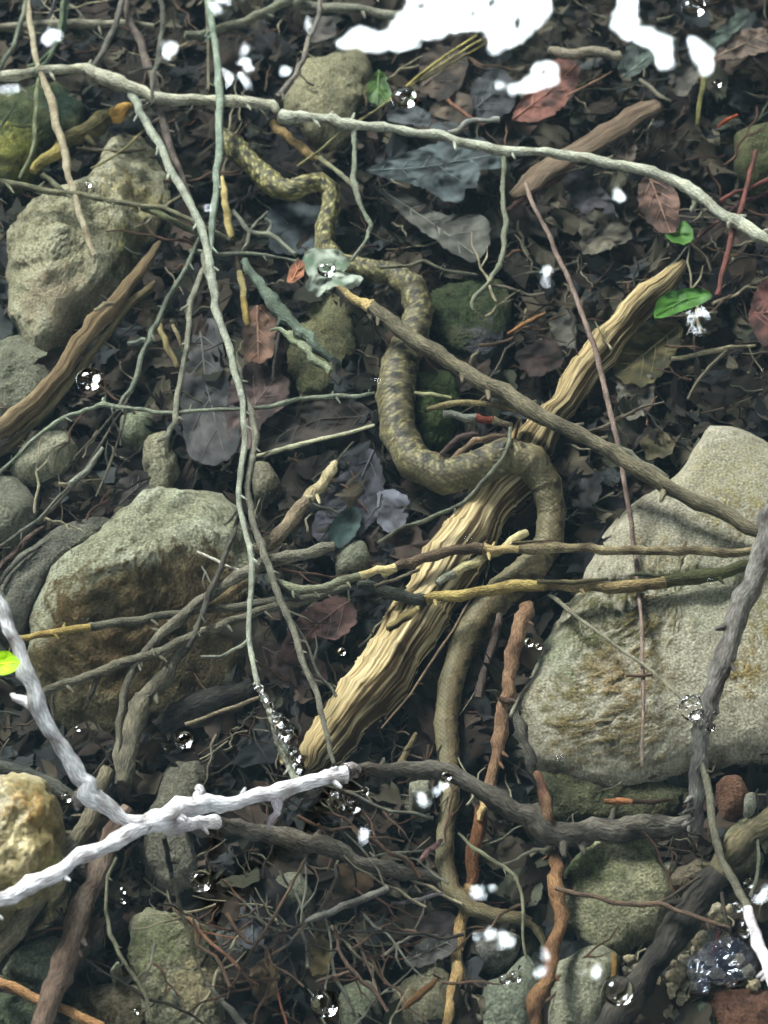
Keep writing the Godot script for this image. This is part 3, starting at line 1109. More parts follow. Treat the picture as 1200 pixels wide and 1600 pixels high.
	stone("stone", "cracked golden stone rising out of the water at the left edge", [[-40, 1222], [20, 1218], [72, 1236], [92, 1275], [92, 1335], [60, 1378], [0, 1392], [-50, 1380]], -6, 22, {"mat": "golden", "c": [166, 144, 84], "c2": [104, 86, 42], "c3": [196, 180, 132], "lump": 1.3, "cut": [[60, 1290, 12, -0.5, 0.1]], "patch": [[45, 1265, 30, [150, 112, 52], 0.6], [25, 1340, 32, [206, 188, 140], 0.7]]})
	stone("stone", "green tinged slab stone below the thorned branch, near the bottom", [[203, 1452], [235, 1428], [290, 1424], [325, 1450], [345, 1520], [352, 1590], [330, 1640], [255, 1640], [215, 1555], [200, 1500]], -60, 15, {"c": [118, 114, 86], "c2": [78, 80, 56], "c3": [136, 126, 98], "patch": [[240, 1480, 50, [72, 82, 48], 0.45], [310, 1540, 40, [136, 122, 92], 0.6]]})
	stone("stone", "smooth grey green stone at lower left beside the brown stick", [[4, 1522], [36, 1482], [88, 1464], [122, 1490], [116, 1525], [68, 1545], [22, 1545]], -60, 14, {"c": [126, 130, 108], "c2": [92, 98, 76], "lump": 0.5})
	stone("stone", "brown flat stone under the tan reed at bottom left", [[110, 1560], [150, 1535], [215, 1545], [240, 1580], [220, 1630], [110, 1630]], -64, 10, {"c": [104, 92, 70], "c2": [70, 72, 52]})
	stone("stone", "dark green stone in the bottom left corner", [[-30, 1560], [40, 1555], [95, 1590], [90, 1640], [-40, 1640]], -66, 10, {"c": [84, 92, 66], "c2": [56, 66, 44]})
	stone("stone", "grey slab stone standing behind the white branch fork", [[228, 1290], [245, 1235], [268, 1195], [312, 1192], [322, 1240], [300, 1300], [310, 1370], [265, 1390], [225, 1350]], -58, 14, {"c": [104, 98, 82], "c2": [76, 72, 58], "lump": 0.6})
	stone("stone", "rounded tan green stone under the dark forked log at lower right", [[880, 1392], [888, 1350], [945, 1312], [1010, 1308], [1036, 1345], [1056, 1408], [1026, 1456], [968, 1488], [912, 1478], [880, 1432]], -58, 13, {"p": 5.0, "cut": [[900, 1390, -50, 0.5, 0.0], [960, 1465, -52, 0.0, -0.5]], "c": [138, 132, 98], "c2": [84, 86, 58], "lump": 0.6, "patch": [[905, 1360, 45, [62, 72, 36], 0.7], [1010, 1330, 30, [70, 78, 42], 0.5]]})
	stone("stone", "pale egg shaped stone at the bottom between the orange stick and dark log", [[866, 1515], [900, 1488], [940, 1482], [968, 1500], [960, 1560], [925, 1625], [865, 1640], [856, 1580]], -56, 16, {"c": [146, 142, 116], "c2": [110, 110, 84], "lump": 0.4})
	stone("stone", "grey green pointed stone left of the wet orange stick at the bottom", [[755, 1545], [785, 1525], [822, 1498], [838, 1530], [832, 1590], [815, 1640], [748, 1640]], -58, 13, {"c": [120, 124, 104], "c2": [88, 92, 74], "lump": 0.6})
	stone("stone", "brown stained stone with a splinter on it at the bottom middle", [[615, 1555], [640, 1525], [685, 1516], [706, 1545], [700, 1600], [660, 1630], [618, 1610]], -60, 13, {"c": [122, 116, 90], "c2": [88, 72, 44]})
	stone("stone", "small pale green stone beside the bubble at the bottom", [[534, 1545], [560, 1535], [590, 1548], [596, 1590], [570, 1620], [530, 1610]], -60, 12, {"c": [128, 132, 104], "c2": [96, 100, 74]})
	stone("stone", "olive yellow stone under the lichen covered twig", [[446, 570], [452, 520], [478, 500], [500, 455], [540, 466], [560, 530], [546, 590], [512, 606], [470, 618]], -62, 7, {"c": [122, 116, 74], "c2": [88, 90, 62]})
	stone("stone", "little square pale stone by the reflections under the dark log", [[640, 1225], [672, 1222], [674, 1243], [660, 1250], [644, 1246]], -40, 6, {"c": [142, 138, 116], "lump": 0.3})
	stone("stone", "green stone lying under the pale boulder's lower edge", [[800, 1232], [830, 1205], [890, 1222], [960, 1240], [1030, 1225], [1080, 1240], [1060, 1275], [960, 1290], [850, 1280]], -68, 10, {"c": [84, 82, 54], "c2": [54, 56, 34]})
	stone("stone", "layered grey stone chip beside the doubled twig", [[394, 728], [420, 726], [438, 756], [425, 772], [398, 778]], -56, 9, {"c": [132, 124, 100], "c2": [84, 78, 62]})
	stone("stone", "pale wedge stone behind the crossed sticks", [[524, 872], [545, 850], [572, 850], [578, 880], [550, 902], [528, 900]], -58, 10, {"c": [128, 128, 104], "c2": [94, 92, 74], "lump": 0.6})
	stone("stone", "angular grey stone showing under the snake's tail", [[745, 1478], [775, 1460], [812, 1466], [808, 1490], [785, 1508], [756, 1502]], -54, 10, {"c": [118, 116, 106], "c2": [84, 82, 78], "lump": 0.6})
	stone("stone", "mossy dark green stone inside the snake's bend", [[632, 600], [690, 585], [722, 625], [722, 672], [690, 712], [655, 716], [636, 668]], -56, 13, {"c": [48, 64, 20], "c2": [28, 38, 12], "c3": [72, 84, 34], "lump": 1.8, "pock": 2.0})
	stone("stone", "green algae covered flat stone right of the snake's neck", [[672, 452], [730, 438], [790, 445], [796, 510], [760, 562], [705, 545], [668, 505]], -56, 7, {"c": [56, 68, 34], "c2": [34, 42, 22], "pock": 1.5, "c3": [92, 86, 58], "patch": [[770, 540, 40, [86, 82, 92], 0.6]]})
	stone("stone", "grey stone below the green slab, beside the fine dark twig", [[330, 1470], [375, 1440], [402, 1450], [410, 1490], [380, 1510], [345, 1505]], -66, 8, {"c": [84, 84, 78], "c2": [60, 60, 56]})
	stone("stone", "pale grey stone in the twig tangle at lower middle", [[432, 1372], [470, 1366], [490, 1395], [486, 1430], [450, 1436], [428, 1410]], -62, 11, {"c": [112, 110, 90], "c2": [80, 80, 64]})
	stone("stone", "mossy brown stone at the right edge near the top", [[1150, 215], [1190, 196], [1225, 205], [1225, 275], [1180, 285], [1148, 262]], -58, 14, {"c": [92, 90, 54], "c2": [66, 74, 40]})
	stone("stone", "small crumbly brown clod below the flat piece of wood", [[1010, 215], [1030, 203], [1044, 215], [1040, 232], [1018, 238]], -50, 8, {"c": [112, 100, 80], "c2": [80, 70, 56]})
	stone("stone", "crumbly clod under the fallen branch at the right", [[950, 280], [975, 268], [985, 290], [970, 310], [952, 302]], -52, 8, {"c": [106, 98, 78], "c2": [72, 68, 50]})
	stone("stone", "grey brown stone beneath the right dark log end", [[1128, 1330], [1150, 1290], [1180, 1270], [1210, 1290], [1200, 1350], [1160, 1365]], -62, 12, {"c": [110, 106, 76], "c2": [80, 80, 54]})
	stone("stone", "reddish brown flat stone in the bottom right corner", [[1112, 1556], [1150, 1546], [1200, 1552], [1230, 1600], [1190, 1640], [1120, 1640]], -60, 9, {"c": [104, 66, 48], "c2": [76, 52, 40]})
	stone("stone", "dark greenish round stone at the bottom right", [[1066, 1580], [1092, 1566], [1116, 1578], [1120, 1610], [1080, 1625]], -60, 10, {"c": [84, 92, 74], "c2": [60, 66, 52]})
	stone("stone", "rusty block stone right of the upright dark branch", [[1118, 1225], [1150, 1215], [1168, 1240], [1162, 1275], [1130, 1282]], -60, 12, {"c": [112, 74, 52], "c2": [80, 54, 42]})
	stone("stone", "small white angular stone wedged above the dark log end", [[1164, 1243], [1178, 1240], [1182, 1260], [1172, 1272], [1164, 1262]], -48, 6, {"c": [170, 166, 146], "lump": 0.3})
	stone("stone", "pale green chip on the mud right of the round stone", [[1036, 1350], [1048, 1343], [1060, 1347], [1054, 1362], [1040, 1364]], -52, 3, {"c": [150, 156, 134], "lump": 0.2})
	stone("stone", "brown mud covered stone before the broken dark log", [[1050, 1360], [1090, 1342], [1120, 1355], [1110, 1390], [1065, 1405], [1040, 1390]], -58, 12, {"c": [116, 100, 80], "c2": [92, 82, 62]})
	stone("stone", "pale sliver of stone on the bottom slab", [[172, 1518], [184, 1503], [188, 1508], [176, 1522]], -44, 3, {"c": [150, 148, 122], "lump": 0.1})
	stone("stone", "second pale sliver of stone, on the green tinged slab", [[266, 1548], [273, 1545], [279, 1562], [274, 1566]], -40, 3, {"c": [150, 150, 126], "lump": 0.1})
	# one pebble of the gravel patch, then its copies
	var spots := [[1062, 1475, 13], [1092, 1490, 15], [1072, 1500, 10], [1105, 1478, 11], [1058, 1525, 15], [1078, 1540, 12], [1046, 1550, 13], [1064, 1560, 10], [1110, 1502, 9], [1040, 1580, 14], [1058, 1590, 11], [1090, 1470, 10], [1120, 1520, 12], [985, 1500, 11], [998, 1512, 9], [980, 1518, 8], [1030, 1535, 9], [1100, 1462, 9], [1135, 1470, 11], [1150, 1500, 12], [1030, 1610, 12], [970, 1590, 10], [1000, 1560, 8], [1128, 1440, 12], [1116, 1425, 13], [1138, 1422, 9], [740, 1565, 10], [745, 1590, 8], [735, 1545, 7], [1170, 1520, 12], [1178, 1540, 10], [1095, 1520, 11], [1080, 1520, 8], [1050, 1505, 8]]
	var shapes := [pebble_mesh(3.0), pebble_mesh(14.0), pebble_mesh(25.0), pebble_mesh(36.0)]
	var pm := []
	for k in 4:
		var m: StandardMaterial3D = M.stone.duplicate()
		m.albedo_color = Color([0.62, 0.55, 0.68, 0.5][k], [0.58, 0.5, 0.62, 0.48][k], [0.48, 0.4, 0.5, 0.4][k])
		pm.append(m)
	for k in spots.size():
		var p := at(spots[k][0], spots[k][1], -0.052)
		var o := MeshInstance3D.new()
		o.name = numbered("pebble")
		o.mesh = shapes[k % 4]
		o.material_override = pm[(k * 7 / 3) % 4]
		add_child(o, true)
		o.position = p
		o.rotation = Vector3(rng.randfn(0, 0.3), rng.randf() * TAU, rng.randfn(0, 0.3))
		o.scale = Vector3.ONE * spots[k][2] * size_at(p) * 2.1
		var sz: String = "largest" if spots[k][2] > 13 else ("middling" if spots[k][2] > 10 else "small")
		var near := "nothing"
		var least := 1e9
		for a in [["beside the black end of the stick", 1010, 1535], ["under the blister of bubbles", 1120, 1505], ["by the dark greenish round stone", 1085, 1580], ["beside the bleached twig end", 1165, 1430], ["beside the egg shaped stone", 985, 1505], ["left of the grey pointed stone", 742, 1565], ["in the middle of the gravel", 1065, 1535], ["under the long brown twig's tip", 1095, 1470], ["at the bottom edge of the gravel", 1020, 1600]]:
			var far := Vector2(a[1] - spots[k][0], a[2] - spots[k][1]).length()
			if far < least:
				least = far
				near = a[0]
		var hue: String = ["tan", "brown", "pale", "grey"][(k * 7 / 3) % 4]
		tag(o, "%s rounded %s pebble %s" % [sz, hue, near], "pebble", "pebbles in the gravel patch")

func make_leaves() -> void:
	leaf("dead_leaf", "large slate grey lobed leaf under the fallen branch", [[574, 266], [600, 250], [640, 236], [690, 222], [750, 216], [790, 236], [782, 262], [752, 266], [744, 292], [726, 296], [722, 316], [690, 312], [664, 296], [630, 284], [596, 276]], -40, {"c": [86, 100, 102], "c2": [58, 68, 74], "wave": 3, "rib": [[578, 267], [660, 262], [782, 240]], "veins": 4})
	leaf("dead_leaf", "broad grey brown leaf below the slate grey one", [[596, 296], [640, 306], [690, 334], [758, 338], [764, 378], [742, 410], [708, 396], [660, 362], [622, 330]], -47, {"c": [92, 92, 82], "c2": [64, 66, 58], "rib": [[598, 298], [670, 345], [748, 402]], "tilt": [0.05, 0.1]})
	leaf("dead_leaf", "russet leaf below the sky reflections at the top", [[800, 186], [818, 150], [856, 102], [886, 88], [906, 104], [896, 145], [868, 178], [838, 190]], -34, {"c": [132, 76, 60], "c2": [92, 52, 44], "rib": [[802, 186], [850, 150], [900, 100]], "jag": 3})
	leaf("dead_leaf", "pinkish brown oval leaf hanging under the fallen branch at right", [[995, 296], [1012, 272], [1036, 274], [1056, 300], [1062, 340], [1052, 366], [1028, 360], [1004, 336]], -36, {"c": [124, 88, 72], "c2": [90, 66, 56], "rib": [[1014, 274], [1030, 315], [1048, 364]]})
	leaf("green_leaf", "fresh bright green leaf lying against the tip of the pale log", [[1022, 497], [1026, 470], [1044, 456], [1076, 450], [1108, 454], [1112, 464], [1098, 474], [1072, 484], [1046, 494]], -16, {"mat": "green", "c": [74, 118, 42], "c2": [46, 84, 28], "curl": 4, "jag": 0.6, "rib": [[1110, 459], [1070, 468], [1026, 492]], "rib_r": 1.6, "veins": 3})
	leaf("green_leaf", "small two tipped yellow green sprout leaf under the pinkish leaf", [[1038, 366], [1056, 362], [1066, 345], [1078, 352], [1084, 372], [1070, 382], [1050, 378]], -24, {"mat": "green", "c": [86, 126, 52], "c2": [58, 94, 36], "jag": 1.5})
	leaf("green_leaf", "small dark green leaf beside the wedge shaped stone", [[568, 152], [580, 122], [592, 108], [604, 122], [612, 152], [592, 166]], -40, {"mat": "green", "c": [72, 98, 42], "c2": [48, 72, 28], "rib": [[592, 110], [590, 164]], "veins": 3})
	leaf("green_leaf", "glowing lime green leaf at the left edge over the white branch", [[-30, 1030], [-10, 1018], [14, 1018], [32, 1034], [24, 1048], [0, 1056], [-25, 1050]], 105, {"mat": "green", "c": [176, 226, 20], "c2": [150, 200, 16], "jag": 0.8, "rib": [[-28, 1040], [30, 1035]], "veins": 2})
	leaf("dead_leaf", "rust brown leaf right of the doubled twig", [[384, 486], [402, 476], [426, 482], [434, 508], [428, 552], [404, 570], [384, 560], [378, 520]], -36, {"c": [122, 84, 62], "c2": [90, 62, 46], "rib": [[402, 478], [404, 568]]})
	leaf("dead_leaf", "dusky pink leaf under the rust brown one", [[362, 590], [392, 570], [432, 574], [452, 596], [446, 634], [412, 660], [392, 700], [362, 706], [352, 650]], -48, {"c": [104, 80, 74], "c2": [76, 58, 56], "rib": [[368, 700], [400, 630], [438, 580]]})
	leaf("dead_leaf", "large dark grey leaf between the two hanging twigs", [[298, 502], [335, 500], [350, 545], [362, 620], [374, 696], [334, 728], [296, 712], [282, 650], [288, 570]], -52, {"c": [84, 82, 80], "c2": [56, 58, 62], "rib": [[312, 505], [322, 600], [352, 716]], "tilt": [0.1, 0.05]})
	leaf("dead_leaf", "broad dark brown leaf above the pale straw", [[404, 642], [470, 632], [545, 622], [580, 640], [578, 668], [520, 684], [450, 700], [408, 706]], -56, {"c": [66, 56, 48], "c2": [46, 42, 38], "rib": [[578, 650], [500, 655], [408, 690]]})
	leaf("dead_leaf", "dark violet grey leaf behind the pale broken stick", [[532, 742], [560, 712], [584, 700], [602, 752], [590, 806], [556, 842], [516, 852], [486, 836], [500, 790]], -54, {"c": [70, 68, 78], "c2": [48, 52, 56], "rib": [[584, 704], [550, 780], [500, 842]]})
	leaf("dead_leaf", "teal stained leaf half under the dark violet one", [[512, 830], [530, 800], [556, 790], [566, 815], [548, 846], [524, 856]], -49, {"c": [62, 88, 82], "c2": [44, 62, 60]})
	leaf("dead_leaf", "blue grey leaf under the snake's low bend", [[590, 772], [614, 764], [636, 776], [640, 806], [616, 834], [592, 822]], -52, {"c": [112, 114, 128], "c2": [78, 80, 94]})
	leaf("dead_leaf", "slate teal leaf under the snake's yellow front coil", [[416, 332], [455, 318], [500, 322], [510, 360], [496, 392], [452, 398], [420, 384]], -54, {"c": [64, 76, 80], "c2": [46, 54, 60]})
	leaf("dead_leaf", "grey green leaf at the end of the pale stub near the top right", [[972, 84], [986, 70], [1022, 76], [1026, 92], [1000, 112], [976, 124], [966, 108]], -30, {"c": [84, 98, 90], "c2": [60, 72, 68], "rib": [[974, 120], [1022, 80]], "veins": 3})
	leaf("dead_leaf", "tan brown leaf in the upper right corner", [[1112, 92], [1130, 66], [1160, 46], [1196, 46], [1204, 76], [1168, 88], [1140, 92]], -40, {"c": [118, 96, 80], "c2": [86, 70, 60], "rib": [[1116, 90], [1200, 52]]})
	leaf("dead_leaf", "dark green grey leaf above the tan one in the corner", [[1100, 72], [1124, 44], [1160, 14], [1174, 22], [1150, 50], [1120, 74]], -38, {"c": [74, 92, 80], "c2": [52, 66, 60]})
	leaf("dead_leaf", "wine red leaf cut by the right edge", [[1172, 480], [1186, 446], [1215, 425], [1240, 480], [1225, 540], [1194, 540], [1176, 515]], -40, {"c": [118, 66, 56], "c2": [84, 50, 46], "rib": [[1178, 490], [1230, 485]]})
	leaf("dead_leaf", "large amber green sunken leaf below the pale log's tip", [[958, 548], [985, 515], [1030, 500], [1066, 505], [1058, 552], [1030, 590], [1000, 604], [962, 590]], -52, {"c": [88, 78, 36], "c2": [62, 62, 28], "rib": [[1062, 508], [968, 585]], "tilt": [0.0, 0.2]})
	leaf("dead_leaf", "drab crumpled leaf below the amber one", [[962, 596], [992, 578], [1020, 590], [1024, 622], [1006, 650], [972, 652]], -50, {"c": [104, 98, 82], "c2": [76, 72, 60], "wave": 6})
	leaf("dead_leaf", "wine brown torn leaf behind the hanging twigs' crossing", [[478, 952], [520, 930], [548, 940], [560, 972], [524, 1000], [486, 996], [470, 1040], [440, 1030], [450, 985]], -54, {"c": [98, 66, 58], "c2": [70, 48, 46], "rib": [[545, 940], [500, 972], [450, 1025]]})
	leaf("dead_leaf", "reddish grey leaf under the dark crossing twig", [[410, 1000], [455, 1012], [505, 1032], [510, 1066], [470, 1078], [425, 1066], [400, 1035]], -58, {"c": [88, 68, 62], "c2": [62, 52, 50], "rib": [[410, 1010], [505, 1062]]})
	leaf("dead_leaf", "brown leaf beside the pine needles at the top", [[655, 90], [690, 70], [730, 84], [722, 130], [690, 158], [658, 140]], -44, {"c": [88, 72, 58], "c2": [62, 52, 46], "rib": [[660, 135], [725, 85]]})
	leaf("dead_leaf", "dull tan leaf under the top bubble", [[672, 165], [705, 140], [736, 150], [738, 185], [706, 192], [678, 190]], -46, {"c": [106, 88, 68], "c2": [78, 66, 54]})
	leaf("dead_leaf", "blue grey leaf right of the dull tan one", [[738, 130], [775, 108], [806, 128], [800, 170], [768, 186], [738, 176]], -50, {"c": [74, 76, 80], "c2": [54, 56, 62], "rib": [[742, 170], [800, 122]]})
	leaf("dead_leaf", "grey leaf with a teal edge just above the fallen branch", [[604, 178], [640, 160], [682, 182], [730, 198], [700, 206], [650, 196], [610, 190]], -44, {"c": [80, 86, 88], "c2": [58, 62, 66]})
	leaf("dead_leaf", "small square grey scrap near the top behind the forked twig", [[478, 30], [520, 26], [524, 54], [494, 66], [480, 60]], -36, {"c": [98, 90, 82], "c2": [74, 68, 64], "jag": 1})
	leaf("dead_leaf", "brown violet leaf right of the upright orange stick", [[700, 1135], [735, 1110], [770, 1130], [764, 1190], [730, 1205], [706, 1180]], -64, {"c": [62, 52, 56], "c2": [44, 40, 44]})
	leaf("dead_leaf", "grey flat leaf at the bottom beside the two part orange stick", [[630, 1502], [660, 1470], [706, 1458], [716, 1482], [690, 1498], [655, 1512]], -50, {"c": [92, 90, 84], "c2": [66, 66, 64], "rib": [[634, 1502], [712, 1466]]})
	leaf("dead_leaf", "dark blue grey leaf in the lower middle twig tangle", [[362, 1410], [385, 1372], [418, 1380], [424, 1440], [404, 1484], [374, 1470]], -56, {"c": [70, 72, 78], "c2": [50, 54, 60], "rib": [[390, 1378], [396, 1478]]})
	leaf("dead_leaf", "ochre rotted leaf under the crossing fine twigs", [[392, 1512], [420, 1500], [436, 1528], [432, 1560], [410, 1572], [392, 1545]], -50, {"c": [120, 96, 52], "c2": [84, 62, 34], "wave": 6, "jag": 5})
	leaf("dead_leaf", "mustard brown leaf below the grey leaning twig", [[480, 1478], [504, 1462], [520, 1488], [510, 1520], [488, 1524]], -50, {"c": [108, 92, 44], "c2": [78, 62, 34], "jag": 3})
	leaf("dead_leaf", "orange brown leaf in the shade under the grey root", [[528, 1352], [560, 1346], [588, 1362], [576, 1392], [544, 1396]], -54, {"c": [98, 70, 36], "c2": [70, 50, 28], "jag": 3})
	leaf("dead_leaf", "green grey leaf between orange stick and round stone", [[786, 1370], [820, 1352], [846, 1380], [838, 1414], [800, 1418]], -54, {"c": [84, 86, 66], "c2": [60, 64, 48]})
	leaf("dead_leaf", "violet brown leaf left of the snake's tail loop", [[650, 1450], [678, 1420], [712, 1432], [712, 1462], [680, 1470]], -58, {"c": [74, 62, 62], "c2": [54, 46, 48]})
	leaf("dead_leaf", "orange leaf scrap stuck on the pale lichen clump", [[449, 440], [453, 418], [466, 405], [476, 410], [474, 430], [458, 442]], -14, {"c": [186, 108, 58], "c2": [150, 80, 44], "curl": 1, "jag": 1, "rib": [[456, 440], [470, 408]], "veins": 2, "rib_r": 1.2})
	leaf("dead_leaf", "drab olive leaf beside the thin red stem at right", [[1000, 690], [1030, 668], [1055, 690], [1044, 712], [1012, 716]], -48, {"c": [96, 86, 54], "c2": [70, 66, 42], "wave": 5})
	leaf("dead_leaf", "pale torn leaf under the fallen branch's right bend", [[905, 345], [935, 330], [980, 345], [985, 372], [945, 392], [910, 395]], -46, {"c": [104, 96, 76], "c2": [76, 70, 56], "wave": 6, "jag": 4})
	leaf("dead_leaf", "long grey violet leaf under the fallen branch", [[880, 275], [915, 268], [945, 300], [968, 345], [930, 345], [896, 320]], -50, {"c": [74, 70, 76], "c2": [54, 52, 58]})
	leaf("dead_leaf", "curled dark leaf right of the flat piece of wood", [[1045, 115], [1075, 95], [1100, 100], [1088, 130], [1068, 152], [1050, 140]], -42, {"c": [88, 82, 72], "c2": [62, 60, 56], "curl": 5})
	leaf("dead_leaf", "brown leaf standing under the flat piece of wood", [[955, 208], [985, 200], [996, 230], [990, 250], [962, 246]], -40, {"c": [92, 76, 64], "c2": [66, 56, 50], "rib": [[975, 204], [980, 248]], "veins": 3})
	leaf("dead_leaf", "dark leaf right of the snake's first loop over the log", [[880, 730], [915, 720], [940, 750], [930, 790], [895, 790]], -60, {"c": [50, 48, 46], "c2": [38, 36, 36]})
	leaf("dead_leaf", "wine dark leaf under the split end of the wood above the log", [[805, 555], [845, 530], [880, 540], [872, 575], [830, 590]], -56, {"c": [78, 58, 52], "c2": [56, 46, 44]})
	leaf("dead_leaf", "greyish leaf right of the algae covered stone", [[858, 500], [880, 480], [900, 500], [896, 545], [866, 530]], -50, {"c": [92, 88, 76], "c2": [68, 66, 58]})
	leaf("dead_leaf", "grey shaded leaf at left between twigs and layered stone", [[180, 760], [215, 735], [240, 745], [228, 785], [196, 798]], -54, {"c": [94, 86, 80], "c2": [68, 64, 62], "rib": [[185, 790], [235, 745]], "veins": 3})
	leaf("dead_leaf", "brown leaf below the root at the centre left", [[296, 1145], [330, 1130], [352, 1160], [330, 1185], [300, 1180]], -62, {"c": [60, 52, 46], "c2": [44, 40, 38]})
	leaf("lichen", "pale green lichen clump at the tip of the long diagonal stick", [[470, 408], [488, 386], [512, 392], [528, 388], [548, 410], [536, 424], [566, 432], [552, 452], [520, 446], [498, 464], [476, 448], [484, 430]], -22, {"c": [156, 162, 146], "c2": [84, 100, 80], "wave": 6, "jag": 4}, "", "lichen")

func make_log() -> void:
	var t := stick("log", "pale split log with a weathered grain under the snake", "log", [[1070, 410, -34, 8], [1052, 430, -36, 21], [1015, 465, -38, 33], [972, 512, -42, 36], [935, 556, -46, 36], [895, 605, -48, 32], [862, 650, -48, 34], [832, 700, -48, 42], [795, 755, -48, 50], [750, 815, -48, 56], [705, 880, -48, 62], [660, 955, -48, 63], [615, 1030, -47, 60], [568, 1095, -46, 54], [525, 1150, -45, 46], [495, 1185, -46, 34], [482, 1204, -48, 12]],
		{"mat": "wood", "slim": 0.77, "kink": 0.3, "shade_angle": 2.75, "c": [178, 156, 112], "c2": [66, 52, 32], "c3": [206, 190, 150], "end_c": [160, 130, 80], "sides": 110, "step": 0.0024, "grain": 0.06, "rough": 0.3, "wob": 0.12, "tip": 0.5, "part": "trunk"},
		[["splinter", [[606, 982, -22, 10], [628, 966, -20, 11], [652, 950, -22, 8]], {"c": [196, 176, 118], "mat": "wood", "sides": 10, "grain": 0.1}], ["splinter", [[812, 655, -30, 4], [800, 690, -28, 8], [790, 705, -30, 5]], {"c": [196, 166, 110], "sides": 10, "grain": 0.1}]])

